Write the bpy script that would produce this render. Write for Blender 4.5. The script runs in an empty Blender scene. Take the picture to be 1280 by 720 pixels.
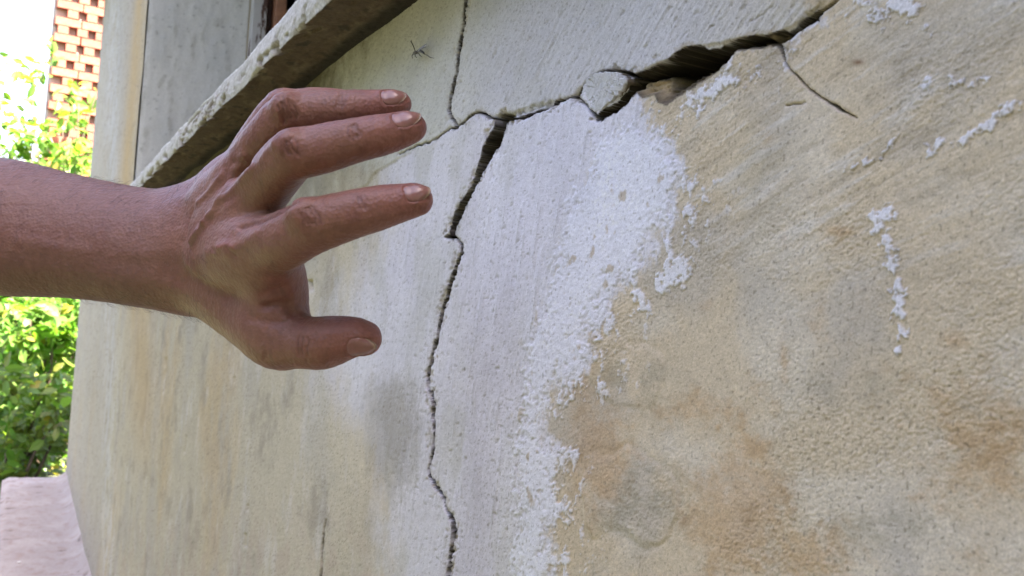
import bpy, math, random
import numpy as np
from mathutils import Matrix, Vector
rng = np.random.default_rng(7)
random.seed(7)

# ------------------------------------------------------------------ camera
FPX = 1300.0                       # focal length in pixels of a 1280 wide frame
D = 0.26                           # camera to wall, metres
S = D / 0.22
ZC = 1.30
PSI, TH, RHO = math.radians(25.03729), math.radians(2.39328), math.radians(3.7)
F = np.array([-math.cos(TH)*math.cos(PSI), math.cos(TH)*math.sin(PSI), math.sin(TH)])
R0 = np.cross(F, [0, 0, 1.0]); R0 /= np.linalg.norm(R0)
U0 = np.cross(R0, F)
R = math.cos(RHO)*R0 + math.sin(RHO)*U0
U = math.cos(RHO)*U0 - math.sin(RHO)*R0
C = np.array([0, -D, ZC])
scene = bpy.context.scene
cd = bpy.data.cameras.new('camera')
cam = bpy.data.objects.new('camera', cd)
scene.collection.objects.link(cam)
cam.matrix_world = Matrix(((R[0], U[0], -F[0], C[0]), (R[1], U[1], -F[1], C[1]), (R[2], U[2], -F[2], C[2]), (0, 0, 0, 1)))
cd.sensor_fit = 'HORIZONTAL'; cd.sensor_width = 36; cd.lens = 36*FPX/1280
cd.clip_start = 0.02; cd.clip_end = 600
cd.dof.use_dof = True; cd.dof.focus_distance = 0.58; cd.dof.aperture_fstop = 26.0
scene.camera = cam

# ------------------------------------------------------------------ world, sun, exposure
SUN_TO = np.array([0.50, 0.12, 0.86]); SUN_TO /= np.linalg.norm(SUN_TO)
wd = bpy.data.worlds.new('World'); scene.world = wd; wd.use_nodes = True
nt = wd.node_tree
bg = nt.nodes['Background']
sky = nt.nodes.new('ShaderNodeTexSky'); sky.sky_type = 'NISHITA'; sky.sun_disc = False
sky.sun_elevation = math.asin(SUN_TO[2]); sky.sun_rotation = math.atan2(SUN_TO[0], SUN_TO[1])
sky.air_density = 1.0; sky.dust_density = 3.0; sky.ozone_density = 3.0
nt.links.new(sky.outputs[0], bg.inputs[0]); bg.inputs[1].default_value = 0.068
sd = bpy.data.lights.new('sun', 'SUN'); sd.energy = 5.0; sd.angle = math.radians(0.6); sd.color = (1, 0.95, 0.87)
sun = bpy.data.objects.new('sun', sd); scene.collection.objects.link(sun)
sun.rotation_euler = Vector(SUN_TO).to_track_quat('Z', 'Y').to_euler()
sun.location = (0, 0, 8)
vs = scene.view_settings
vs.view_transform = 'Standard'; vs.look = 'None'; vs.gamma = 1; vs.use_curve_mapping = False
vs.exposure = 4.05
vs.use_white_balance = True; vs.white_balance_temperature = 7450; vs.white_balance_tint = 24
scene.cycles.max_bounces = 8

# ------------------------------------------------------------------ helpers
col = scene.collection

def at(px, py, depth):
    "a photo pixel at a given depth -> world point"
    return C + (F + R*((px-640)/FPX) + U*((360-py)/FPX))*depth

def ray(px, py):
    return F + R*((px-640)/FPX) + U*((360-py)/FPX)

def on_wall(px, py, y=0.0):
    r = ray(px, py)
    return C + r*((y-C[1])/r[1])

def project(P):
    V = P - C
    z = V @ F
    zz = np.where(z > 0.05, z, 0.05)
    px = 640 + FPX*(V @ R)/zz; py = 360 - FPX*(V @ U)/zz
    bad = z <= 0.05
    return np.where(bad, 4000, px), np.where(bad, 360, py), z

def tag(o, label=None, cat=None, group=None, kind=None):
    if label: o['label'] = label
    if cat: o['category'] = cat
    if group: o['group'] = group
    if kind: o['kind'] = kind
    return o

def empty(name, loc=(0, 0, 0), parent=None):
    o = bpy.data.objects.new(name, None); col.objects.link(o); o.location = loc
    o.empty_display_size = 0.1
    if parent: o.parent = parent
    return o

def make_mesh(name, V, faces, mat=None, smooth=True, attrs=None):
    V = np.ascontiguousarray(V, np.float32); faces = np.asarray(faces, np.int32)
    me = bpy.data.meshes.new(name)
    n, k = faces.shape
    me.vertices.add(len(V)); me.vertices.foreach_set('co', V.ravel())
    me.loops.add(n*k); me.loops.foreach_set('vertex_index', np.ascontiguousarray(faces).ravel())
    me.polygons.add(n)
    me.polygons.foreach_set('loop_start', np.arange(0, n*k, k, dtype=np.int32))
    try: me.polygons.foreach_set('loop_total', np.full(n, k, np.int32))
    except Exception: pass
    me.update(calc_edges=True)
    me.polygons.foreach_set('use_smooth', np.full(n, smooth, bool))
    for an, a in (attrs or {}).items():
        a = np.asarray(a, np.float32)
        if a.ndim == 2:
            if a.shape[1] == 3: a = np.concatenate([a, np.ones((len(a), 1), np.float32)], 1)
            me.attributes.new(an, 'FLOAT_COLOR', 'POINT').data.foreach_set('color', np.ascontiguousarray(a).ravel())
        else:
            me.attributes.new(an, 'FLOAT', 'POINT').data.foreach_set('value', np.ascontiguousarray(a))
    if mat: me.materials.append(mat)
    me.validate()
    return me

def obj(name, me, parent=None, loc=None):
    o = bpy.data.objects.new(name, me); col.objects.link(o)
    if parent: o.parent = parent
    if loc is not None: o.location = loc
    return o

def rel(o, V):
    "world vertices -> local coordinates of an unrotated Empty"
    return np.asarray(V) - np.array(o.location)

class MB:
    "collects polygons of any size"
    def __init__(s): s.v = []; s.f = []
    def add(s, V, faces):
        b = len(s.v); s.v += [tuple(map(float, p)) for p in V]; s.f += [tuple(b+i for i in f) for f in faces]
    def box(s, lo, hi, M=None):
        x0, y0, z0 = lo; x1, y1, z1 = hi
        V = [(x0,y0,z0),(x1,y0,z0),(x1,y1,z0),(x0,y1,z0),(x0,y0,z1),(x1,y0,z1),(x1,y1,z1),(x0,y1,z1)]
        if M is not None: V = [tuple(M @ Vector(p)) for p in V]
        s.add(V, [(0,3,2,1),(4,5,6,7),(0,1,5,4),(1,2,6,5),(2,3,7,6),(3,0,4,7)])
    def tube(s, pts, rad, n=6, cap=True):
        pts = [Vector(p) for p in pts]
        if not hasattr(rad, '__len__'): rad = [rad]*len(pts)
        rings = []
        up = None
        for i, p in enumerate(pts):
            t = (pts[min(i+1, len(pts)-1)] - pts[max(i-1, 0)]).normalized()
            if up is None:
                up = t.orthogonal().normalized()
            up = (up - t*up.dot(t)).normalized()
            w = t.cross(up)
            rings.append([p + (up*math.cos(2*math.pi*j/n) + w*math.sin(2*math.pi*j/n))*rad[i] for j in range(n)])
        V = [q for r in rings for q in r]; Fc = []
        for i in range(len(pts)-1):
            for j in range(n):
                a = i*n+j; b = i*n+(j+1) % n
                Fc.append((a, b, b+n, a+n))
        if cap: Fc += [tuple(range(n-1, -1, -1)), tuple(range((len(pts)-1)*n, len(pts)*n))]
        s.add(V, Fc)
    def mesh(s, name, mat, smooth=False):
        me = bpy.data.meshes.new(name); me.from_pydata(s.v, [], s.f); me.update()
        me.polygons.foreach_set('use_smooth', np.full(len(s.f), smooth, bool))
        if mat: me.materials.append(mat)
        return me

# gradient noise, numpy
_perm = np.random.default_rng(3).permutation(256); _perm = np.concatenate([_perm, _perm, _perm]).astype(np.int32)
_ang = np.random.default_rng(4).uniform(0, 2*np.pi, 256)
_gx = np.cos(_ang).astype(np.float32); _gy = np.sin(_ang).astype(np.float32)
def noise(x, y, seed=0):
    x = np.asarray(x, np.float64) + seed*17.37; y = np.asarray(y, np.float64) + seed*9.71
    xi = np.floor(x); yi = np.floor(y)
    fx = (x-xi).astype(np.float32); fy = (y-yi).astype(np.float32)
    xi = xi.astype(np.int64) & 255; yi = yi.astype(np.int64) & 255
    u = fx*fx*fx*(fx*(fx*6-15)+10); v = fy*fy*fy*(fy*(fy*6-15)+10)
    def g(ix, iy, dx, dy):
        h = _perm[_perm[ix] + iy] & 255
        return _gx[h]*dx + _gy[h]*dy
    x1 = (xi+1) & 255; y1 = (yi+1) & 255
    a = g(xi, yi, fx, fy); b = g(x1, yi, fx-1, fy); c = g(xi, y1, fx, fy-1); d = g(x1, y1, fx-1, fy-1)
    return (a + (b-a)*u + (c-a)*v + (a-b-c+d)*u*v)*1.5
def fbm(x, y, oct=4, seed=0, gain=0.5, lac=2.03):
    r = 0; a = 1; t = 0
    for i in range(oct):
        r = r + a*noise(x, y, seed+i*3); t += a; a *= gain; x = x*lac; y = y*lac
    return r/t*1.4
def sstep(a, b, x):
    t = np.clip((x-a)/(b-a), 0, 1); return t*t*(3-2*t)
def seg_dist(px, py, pts, wid=None):
    "distance to a polyline; with wid also the interpolated width at the nearest point"
    best = np.full(px.shape, 1e9, np.float32); bw = np.zeros(px.shape, np.float32)
    for i in range(len(pts)-1):
        ax, ay = pts[i][:2]; bx, by = pts[i+1][:2]
        dx, dy = bx-ax, by-ay
        t = np.clip(((px-ax)*dx + (py-ay)*dy)/(dx*dx+dy*dy+1e-9), 0, 1)
        d = np.hypot(px-ax-t*dx, py-ay-t*dy)
        m = d < best
        if wid is not None: bw = np.where(m, wid[i] + (wid[i+1]-wid[i])*t, bw)
        best = np.where(m, d, best)
    return (best, bw) if wid is not None else best
def poly_sd(px, py, pts):
    "signed distance to a polygon, negative inside"
    d = seg_dist(px, py, list(pts)+[pts[0]])
    ins = np.zeros(px.shape, bool); n = len(pts)
    for i in range(n):
        ax, ay = pts[i]; bx, by = pts[(i+1) % n]
        if ay == by: continue
        c = ((ay > py) != (by > py)) & (px < (bx-ax)*(py-ay)/(by-ay)+ax)
        ins ^= c
    return np.where(ins, -d, d)
def lin(r, g, b):
    return np.array([((c/255+0.055)/1.055)**2.4 if c > 10.3 else c/255/12.92 for c in (r, g, b)])
def mix(a, b, m):
    m = np.asarray(m)[..., None]
    return a*(1-m) + np.asarray(b)*m

# ------------------------------------------------------------------ materials
def new_mat(name):
    m = bpy.data.materials.new(name); m.use_nodes = True
    return m, m.node_tree.nodes, m.node_tree.links, m.node_tree.nodes['Principled BSDF']
def n_noise(N, L, scale, detail=4, rough=0.55, vec=None, dist=0.0):
    n = N.new('ShaderNodeTexNoise'); n.inputs['Scale'].default_value = scale
    n.inputs['Detail'].default_value = detail; n.inputs['Roughness'].default_value = rough
    n.inputs['Distortion'].default_value = dist
    if vec: L.new(vec, n.inputs['Vector'])
    return n
def n_bump(N, L, src, strength, dist, prev=None):
    b = N.new('ShaderNodeBump'); b.inputs['Strength'].default_value = strength; b.inputs['Distance'].default_value = dist
    L.new(src, b.inputs['Height'])
    if prev: L.new(prev.outputs[0], b.inputs['Normal'])
    return b
def n_ramp(N, L, src, stops):
    r = N.new('ShaderNodeValToRGB'); L.new(src, r.inputs[0])
    e = r.color_ramp.elements
    while len(e) < len(stops): e.new(0.5)
    for i, (p, c) in enumerate(stops):
        e[i].position = p; e[i].color = tuple(c)+(1,) if len(c) == 3 else c
    return r
def n_mul(N, L, a, b, mode='MULTIPLY', fac=1.0):
    m = N.new('ShaderNodeMixRGB'); m.blend_type = mode
    if hasattr(fac, 'links'): L.new(fac, m.inputs[0])
    else: m.inputs[0].default_value = fac
    for s, i in ((a, 1), (b, 2)):
        if hasattr(s, 'links'): L.new(s, m.inputs[i])
        else: m.inputs[i].default_value = tuple(s)+(1,) if len(s) == 3 else s
    return m.outputs[0]
def attr_mat(name, rough=0.9, fine=900, amp=(0.8, 1.15), bump=0.35, bdist=0.0006, spec=0.25):
    "surface whose colour comes from its own vertex colours, with fine grain and relief"
    m, N, L, P = new_mat(name)
    a = N.new('ShaderNodeAttribute'); a.attribute_name = 'Col'
    tc = N.new('ShaderNodeTexCoord')
    n1 = n_noise(N, L, fine, 5, 0.65, tc.outputs['Object'])
    r = n_ramp(N, L, n1.outputs[0], [(0.3, (amp[0],)*3), (0.7, (amp[1],)*3)])
    L.new(n_mul(N, L, a.outputs['Color'], r.outputs[0]), P.inputs['Base Color'])
    n2 = n_noise(N, L, fine*0.7, 6, 0.7, tc.outputs['Object'])
    b = n_bump(N, L, n2.outputs[0], bump, bdist)
    L.new(b.outputs[0], P.inputs['Normal'])
    P.inputs['Roughness'].default_value = rough; P.inputs['Specular IOR Level'].default_value = spec
    return m
def simple_mat(name, c, rough=0.8, var=0.25, scale=20, bump=0.2, bdist=0.003, c2=None):
    m, N, L, P = new_mat(name)
    tc = N.new('ShaderNodeTexCoord')
    n = n_noise(N, L, scale, 6, 0.6, tc.outputs['Object'])
    c = np.array(c); c2 = np.array(c2) if c2 is not None else c*(1-var)
    r = n_ramp(N, L, n.outputs[0], [(0.35, c2), (0.65, c)])
    L.new(r.outputs[0], P.inputs['Base Color'])
    n2 = n_noise(N, L, scale*4, 6, 0.65, tc.outputs['Object'])
    L.new(n_bump(N, L, n2.outputs[0], bump, bdist).outputs[0], P.inputs['Normal'])
    P.inputs['Roughness'].default_value = rough
    return m
M_plaster = attr_mat('old_plaster', fine=1300, bump=0.6, bdist=0.0008)
M_plain_plaster = simple_mat('plain_plaster', lin(176, 164, 136), 0.9, 0.2, 3)
M_jamb = attr_mat('jamb_plaster', 0.85, 220, (0.9, 1.08), 0.3, 0.002)
M_sill = attr_mat('sill_concrete', 0.9, 350, (0.7, 1.2), 0.6, 0.0015)
M_ledge = attr_mat('ledge_cement', 0.9, 160, (0.85, 1.1), 0.5, 0.003)
M_roof = simple_mat('roof_sheet', (0.16, 0.15, 0.15), 0.8, 0.3, 5)

# ------------------------------------------------------------------ ground
Z_BASE = ZC - 0.758*S              # top of the ledge at the foot of the wall
X_END = -4.93*S                    # far corner of the house
X_JAMB = -2.70*S                   # far side of the window opening
Z_SILL = ZC + 0.214*S              # underside of the sill
SILL_W, SILL_H = 0.049*S, 0.029*S
def ground():
    m, N, L, P = new_mat('garden_soil_grass')
    tc = N.new('ShaderNodeTexCoord')
    a = n_noise(N, L, 1.2, 8, 0.65, tc.outputs['Object'])
    r = n_ramp(N, L, a.outputs[0], [(0.35, (0.05, 0.042, 0.03)), (0.5, (0.035, 0.05, 0.018)), (0.7, (0.055, 0.075, 0.022))])
    L.new(r.outputs[0], P.inputs['Base Color'])
    b = n_noise(N, L, 30, 8, 0.7, tc.outputs['Object'])
    L.new(n_bump(N, L, b.outputs[0], 0.8, 0.03).outputs[0], P.inputs['Normal'])
    P.inputs['Roughness'].default_value = 0.95
    n = 90
    g = np.sign(np.linspace(-1, 1, n))*np.abs(np.linspace(-1, 1, n))**3*300
    X, Y = np.meshgrid(g, g, indexing='ij')
    Z = 0.03*fbm(X*0.8, Y*0.8, 3, 5)*np.exp(-np.hypot(X, Y)/40)
    I = np.arange(n*n).reshape(n, n)
    Fq = np.stack([I[:-1, :-1], I[1:, :-1], I[1:, 1:], I[:-1, 1:]], -1).reshape(-1, 4)
    o = obj('ground', make_mesh('ground', np.stack([X, Y, Z], -1).reshape(-1, 3), Fq, m))
    tag(o, kind='structure')
ground()

# ------------------------------------------------------------------ the house
house = empty('house', (-1.5, 0.0, 0.0))
tag(house, 'old house wall of white and ochre plaster with long cracks and a window', 'house')

# traced features of the plaster, photo pixels carried onto the wall plane: (x, y, half width)
CR_MAIN = [(634,150,9),(630,160,10),(624,180,8.5),(612,205,6.5),(600,230,4.6),(588,250,4.2),(577,268,4.4),(573,284,4.2),(571,296,4.0)]
CR_TICK = [(573,296,2.6),(563,296,2.0)]
CR_MID = [(571,296,1.6),(579,301,1.4),(584,308,1.7),(585,318,2.4),(577,335,2.6),(570,355,2.4),(561,385,2.4),(553,415,2.2),(546,445,2.4),(541,468,2.6),(540,484,2.2)]
CR_LOW = [(540,484,2.0),(545,490,3.0),(548,506,3.4),(547,522,3.0),(546,545,1.9),(544,568,1.6),(541,587,1.4),(543,596,3.0),(549,608,2.2),(558,624,1.8),(565,640,2.2),(569,655,3.4),(571,665,5.0),(570,680,2.4),(566,697,3.8),(565,725,3.0),(562,760,3),(556,860,2.2),(548,1000,1.6),(542,1150,0.8)]
CR_TOP = [(592,-330,0.8),(588,-180,1.4),(582,-30,2.0),(580,10,2.0),(578,32,1.6),(573,65,1.9),(570,92,2.1),(565,118,1.4),(562,136,1.9),(565,148,1.6),(571,157,1.4)]
CR_H1 = [(500,192,0.5),(540,176,0.7),(568,161,1.2),(583,152,2.2),(590,145,1.6),(598,141,1.4),(608,142,1.1),(620,148,1.6),(632,151,2.5),(645,150,2.2),(662,147,2.2),(672,144,1.9),(688,137,2.4),(698,131,2.6),(703,127,1.6),(714,123,1.1),(726,122,2.2),(732,110,1.6),(740,98,1.2),(752,92,1.0),(765,89,1.7),(780,91,2.4),(797,95,3.2)]
CR_TIP = [(985,50,5.5),(1000,39,3.0),(1012,30,4.5),(1024,22,3.5),(1034,14,1.2),(1052,0,1.0),(1075,-25,0.8)]
CR_CHIP = [(728,124,1.5),(735,131,1.0),(741,138,1.6),(750,147,2.4),(751,152,1.2)]
CR_BR = [(974,52,8),(983,62,6.5),(986,74,2.4),(990,84,1.5),(1003,98,1.5),(1017,111,1.4),(1032,123,1.6),(1046,132,2.2),(1053,136,3.8),(1060,141,1.3),(1076,149,0.9)]
CR_LEFT = [(406,650,0.4),(404,668,1.0),(402,690,0.9),(400,730,1.2),(399,760,1.2)]
CHIP_GAP = [(750,150),(758,141),(776,130),(790,114),(795,97),(800,97),(801,110),(792,124),(776,139),(757,150)]
CAVITY = [(795,96),(806,92),(822,86),(842,74),(858,66),(872,59),(882,60),(890,64),(900,63),(922,55),(950,47),(972,45),(988,40),
          (992,47),(980,55),(960,60),(942,61),(926,64),(918,73),(905,86),(886,100),(868,112),(850,122),(838,131),(828,128),(822,118),(806,121),(798,112)]
WHITE = [(1130,-60),(1000,0),(1040,22),(985,46),(900,66),(870,88),(800,118),(815,150),(838,175),(862,212),(850,240),(858,268),(826,296),(818,330),(788,352),(765,372),(742,430),
         (742,462),(700,486),(686,520),(700,552),(694,596),(704,640),(692,680),(700,760),(690,950),(640,1250),(560,1400),(500,1250),(478,950),(480,760),(484,640),(478,600),(470,560),(440,520),(405,480),(395,430),(420,380),(452,320),(475,280),(470,215),(400,150),(420,80),(500,-60)]
CRUST = [(790,150),(835,180),(862,212),(845,262),(826,300),(805,320),(806,372),(795,386),(790,345),(760,372),(742,430),(740,470),(690,500),(690,560),(716,570),(700,590),(706,640),(690,690),(690,760),(676,950),
         (655,900),(650,760),(640,690),(655,620),(645,560),(660,500),(660,440),(685,380),(700,320),(710,260),(735,215),(750,180)]

def wall_surface(X, Z):
    "height (out of the wall) and colour of the old plaster at wall coordinates"
    P = np.stack([X, np.zeros_like(X), Z], -1)
    px, py, dep = project(P)
    px = px.astype(np.float32); py = py.astype(np.float32)
    # jitter used for every traced edge, metres of wall turned into pixels
    k = np.clip(FPX/np.maximum(dep, 0.2), 200, 6000)
    j1 = fbm(X*60, Z*60, 3, 11); j2 = fbm(X*60, Z*60, 3, 23)
    h1 = fbm(X*330, Z*330, 3, 31); h2 = fbm(X*330, Z*330, 3, 37)
    qx = px + j1*2.2 + h1*1.5; qy = py + j2*2.2 + h2*1.5
    wx = px + j1*14 + h1*7; wy = py + j2*14 + h2*7
    big = fbm(X*5, Z*5, 4, 41); med = fbm(X*22, Z*22, 4, 47)
    # --- masks
    sd_w = poly_sd(wx, wy, WHITE)
    left_soft = sstep(560, 440, px)
    white = sstep(7, -5, sd_w)*(1-left_soft) + sstep(34, -50, sd_w + med*26)*left_soft
    upper_edge = np.interp(px, [0, 400, 470, 530, 570, 600, 634, 690, 728, 745, 797, 880, 985, 1052, 1200, 4000],
                               [420, 300, 215, 180, 160, 142, 151, 136, 121, 92, 94, 60, 42, 0, -60, -600])
    upper = sstep(2, -2, qy - upper_edge)
    flk = fbm(X*150, Z*190, 5, 53, 0.72)
    flk2 = fbm(X*55, Z*38, 6, 59, 0.68)
    # white remnants scattered over the beige right of the coat
    near = sstep(95, 0, sd_w)*sstep(-10, 0, sd_w)*(px > 600)*(py > 60)
    scat = sstep(0.24, 0.34, flk2*0.75 + flk*0.4 + near*0.42 - 0.25)*near
    sd_c = poly_sd(wx, wy, CRUST)
    crust = np.maximum(sstep(4, -16, sd_c + flk*26)*white, scat)
    for pts, w, s in (([(1113,268),(1122,330),(1130,385),(1135,430)], 9, 0.05), ([(840,352),(857,332)], 7, -0.25), ([(858,290),(850,345)], 3, 0.15),
                      ([(868,135),(905,108),(945,98)], 8, 0.02), ([(1165,195),(1225,158),(1290,135)], 10, 0.22), ([(700,578),(718,568)], 7, -0.3), ([(688,706),(700,700)], 7, -0.3),
                      ([(792,345),(800,372),(806,384)], 5, -0.2), ([(1150,108),(1180,92)], 7, 0.2), ([(1065,215),(1125,180)], 4, 0.2), ([(1195,98),(1250,100)], 9, 0.3), ([(1085,12),(1130,0),(1150,20)], 16, 0.1)):
        d = seg_dist(wx, wy, pts)
        mk = sstep(s, s+0.12, flk*0.8 + flk2*0.25 + 0.32*(1-d/w))*(d < w*1.7)
        crust = np.maximum(crust, mk*0.9)
    flank = np.maximum(white, crust)
    beige = 1-flank
    # --- relief
    H = 0.0030*S*fbm(X*3, Z*3, 3, 61) + 0.0009*big
    # bulge of the coat beside the crack
    H = H + 0.0035*np.exp(-((px-640)/110.0)**2)*(1-upper)
    grain = fbm(X*430+Z*100, Z*820-X*90, 4, 67, 0.75)
    grain2 = fbm(X*95+Z*50, Z*150-X*30, 5, 71, 0.68)
    wk = sstep(3.5, 1.0, dep)          # fine relief matters only where it can be seen
    H = H + beige*(0.00034*grain + 0.00015*grain2)*wk*(0.35+1.2*sstep(-0.4, 0.6, fbm(X*14, Z*20, 4, 69)))
    # brush and trowel strokes in the white coat
    sa = X*0.62 - Z*0.78; sb = X*0.78 + Z*0.62
    st_u = fbm(sb*28, sa*330, 4, 73, 0.6)
    st_l = fbm(Z*18 + X*4, X*170 - Z*28, 4, 79, 0.6)
    pit = fbm(X*120, Z*240, 3, 83)
    H = H + white*(1-crust)*wk*(upper*0.0006*st_u + (1-upper)*0.00055*st_l - 0.0005*sstep(0.50, 0.66, pit + 0.12*med) + 0.00012*grain + 0.00025*grain2)
    # crust of thick lime paint, curled and lumpy
    ridg = np.abs(fbm(X*80, Z*110, 3, 89, 0.5)); ridg2 = np.abs(fbm(X*170, Z*230, 2, 97, 0.5))
    curl = sstep(0.16, 0.0, ridg)*0.6 + sstep(0.14, 0.0, ridg2)*0.4
    plate = sstep(-0.10, 0.05, flk*0.6 + flk2*0.6 + 0.10 + 0.35*sstep(2, -26, sd_c) + 0.10*big)
    H = H + crust*(0.0001 + 0.00055*plate + 0.0003*curl*plate*(1-sstep(0.1, 0.4, flk*0.55+flk2*0.6)) + 0.0002*grain2 + 0.00025*grain*(1-plate))*wk
    H = H + upper*0.0016*sstep(240, 520, px)*sstep(1090, 980, px)
    # round bosses and pecked rings low on the right
    for cx, cy, rr, hh in ((785,470,42,0.0003),(795,625,52,0.0005)):
        dd = np.hypot(px-cx, (py-cy)*0.95)/rr + 0.6*med
        H = H + hh*(sstep(1.05, 0.85, dd) - 0.6*np.exp(-((dd-1.08)/0.10)**2))
    sm = fbm((X+0.30*Z)*16, (Z-0.30*X)*150, 5, 181, 0.6); smr = sstep(760, 900, px)*sstep(420, 220, py)
    H = H + beige*smr*0.00034*sm*wk
    # --- cracks
    inside = np.zeros_like(px)
    wv = fbm(X*45, Z*45, 3, 173)
    kx, ky = px + j1*2.4 + h1*0.7, py + j2*2.4 + h2*0.7
    chips = np.zeros_like(px)
    def crack(pts, depth, jag=1.0, soft=0.9, ws=1.0):
        nonlocal H, inside, chips
        d, w = seg_dist(px + (kx-px)*jag, py + (ky-py)*jag, pts, [p[2]*ws for p in pts])
        w = np.maximum((w-0.25)*(0.85+0.55*wv), 0.12)
        m = sstep(w+soft*0.6, np.maximum(w-soft, 0.05), d)
        H = H - depth*m
        H = H - 0.0008*sstep(w*2.2+3.0, w, d)*(0.5+0.5*med)
        if depth > 0.005:
            ck = sstep(w+8.0, w+5.0, d + 4*h1)*sstep(0.10, 0.22, flk*0.7 + 0.5*j1 - 0.05)*sstep(0.5, 1.6, w)
            H = H - 0.0013*ck*(1+0.5*grain); chips = np.maximum(chips, ck)
        inside = np.maximum(inside, sstep(w+soft*0.6+np.clip(w*0.7, 0.2, 2.2), w+soft*0.6-0.4, d)*(depth > 0.005)*sstep(0.1, 0.9, w))
    crack(CR_MAIN, 0.060, 0.8); crack(CR_TICK, 0.010); crack(CR_MID, 0.013, 1.0, ws=0.75); crack(CR_LOW, 0.009, 1.3, ws=0.68); crack(CR_TOP, 0.012, 0.9, ws=0.85)
    crack(CR_H1, 0.016, 1.0, ws=0.9); crack(CR_TIP, 0.016, 0.6); crack(CR_CHIP, 0.012, 0.5); crack(CR_BR, 0.006, 1.0, ws=0.6); crack(CR_LEFT, 0.012, 0.4)
    for pts in ([(207,448,.8),(206,470,.9)], [(232,545,.8),(229,566,.9)], [(310,632,1.2),(309,638,1.2)], [(307,668,1.5),(307,682,1.8)], [(387,352,3.2),(388,361,3.4)],
                [(292,472,.9),(291,478,1)], [(988,133,.8),(1012,129,.6)]):
        crack(pts, 0.0030 if pts[0][2] < 3 else 0.0045, 0.3)
    g = poly_sd(qx, qy, CHIP_GAP); H = H - 0.022*sstep(1.0, -1.2, g); inside = np.maximum(inside, sstep(2.6, 1.4, g))
    # the cavity: deep under its upper lip, a rough slope below
    cx_, cy_ = px + j1*2.5 + h1*0.3, py + j2*2.5 + h2*0.8
    cv = poly_sd(cx_, cy_, CAVITY)
    top_line = np.interp(px, [795,822,845,872,890,922,950,988], [96,86,73,59,64,55,47,40])
    bot_line = np.interp(px, [795,806,822,838,868,886,905,918,942,992], [112,121,118,131,112,100,86,73,61,47])
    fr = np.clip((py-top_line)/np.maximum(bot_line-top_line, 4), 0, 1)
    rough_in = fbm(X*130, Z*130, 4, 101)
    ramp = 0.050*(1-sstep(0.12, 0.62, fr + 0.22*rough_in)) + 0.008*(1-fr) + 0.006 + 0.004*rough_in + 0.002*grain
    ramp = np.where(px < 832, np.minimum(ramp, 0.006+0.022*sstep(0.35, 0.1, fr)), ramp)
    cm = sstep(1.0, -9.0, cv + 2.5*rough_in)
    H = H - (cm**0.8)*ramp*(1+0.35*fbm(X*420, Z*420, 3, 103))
    # crumbled lower lip of the coat above the crack
    lip = seg_dist(qx, qy, [(622,150),(645,146),(662,141),(690,131)])
    H = H - 0.003*sstep(7, 1, lip)*(0.4+0.6*sstep(-0.2, 0.3, flk))*upper
    # --- colour
    beige_c = lin(204, 188, 162); ochre = lin(186, 146, 98); grey = lin(182, 175, 164); pale = lin(210, 202, 187)
    n_o = fbm(X*11+Z*4, Z*14, 5, 107, 0.6); n_o2 = fbm(X*45, Z*75, 4, 109, 0.6)
    colr = np.broadcast_to(beige_c, px.shape+(3,)).copy()
    colr = mix(colr, pale, sstep(-0.1, 0.5, fbm(X*17, Z*26, 4, 113))*0.55)
    colr = mix(colr, grey, sstep(0.0, 0.45, fbm(X*13, Z*13, 4, 127))*0.6)
    right = sstep(640, 760, px)
    oz = sstep(330, 560, py + 0.02*(px-700))*right
    oblob = np.zeros_like(px)
    for cx, cy, rx, ry, a in ((930,640,70,90,1),(745,580,40,70,1),(1240,560,90,130,.9),(1010,690,90,50,.9),(730,480,30,60,.6),(1180,500,60,40,.5),(880,380,20,16,.7),(1055,290,24,10,.8),(965,170,12,20,.6),(982,450,9,40,.8),(1200,425,30,20,.7),(870,510,60,30,.7),(985,295,6,22,.6),(1030,385,12,25,.5),(1000,230,90,60,.25)):
        oblob = np.maximum(oblob, a*np.exp(-(((px-cx)/rx)**2 + ((py-cy)/ry)**2)))
    n_o3 = fbm(X*130, Z*230, 4, 111, 0.65)
    oc = sstep(0.16, 0.72, oblob*0.8 + 0.40*n_o + 0.30*n_o2 + 0.30*n_o3)*right*(0.25+0.75*np.maximum(oz, sstep(0.3, .8, oblob)))
    colr = mix(colr, ochre, np.clip(oc, 0, 1)*0.50)
    colr = mix(colr, lin(164, 134, 96), sstep(0.25, 0.6, n_o2 + 0.2*grain)*oc*0.4)
    colr = mix(colr, lin(214, 210, 204), smr*sstep(0.12, 0.5, sm + 0.3*n_o)*0.55)
    colr = mix(colr, lin(164, 150, 128), smr*sstep(0.1, 0.5, -sm - 0.2*n_o2)*0.45)
    # grey-green smudges
    for cx, cy, rx, ry, a in ((795,620,60,70,.7),(790,470,60,40,.6),(960,215,40,70,.5),(1110,660,70,26,.7),(1060,480,80,26,.5),(850,250,25,40,.6),(1230,500,30,25,.5),(880,100,60,30,.4)):
        colr = mix(colr, lin(160, 153, 134), a*np.exp(-(((px-cx)/rx)**2 + ((py-cy)/ry)**2))*sstep(-0.35, 0.35, n_o2+0.5*med))
    # left part: vertical runs of grey, cream and ochre under the sill
    lf = sstep(560, 420, px)
    run = fbm(X*5, Z*3.2, 5, 131, 0.6); run2 = fbm(X*15, Z*9, 5, 137, 0.65); run3 = fbm(X*2.6, Z*1.6, 4, 139)
    lc = np.broadcast_to(lin(194, 184, 160), px.shape+(3,)).copy()
    lc = mix(lc, lin(182, 176, 162), sstep(-0.1, 0.4, run)*0.7)
    lc = mix(lc, lin(200, 174, 130), sstep(0.05, 0.6, run3+0.5*run2)*0.55)
    lc = mix(lc, lin(214, 210, 202), sstep(0.1, 0.6, run2)*0.4)
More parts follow.
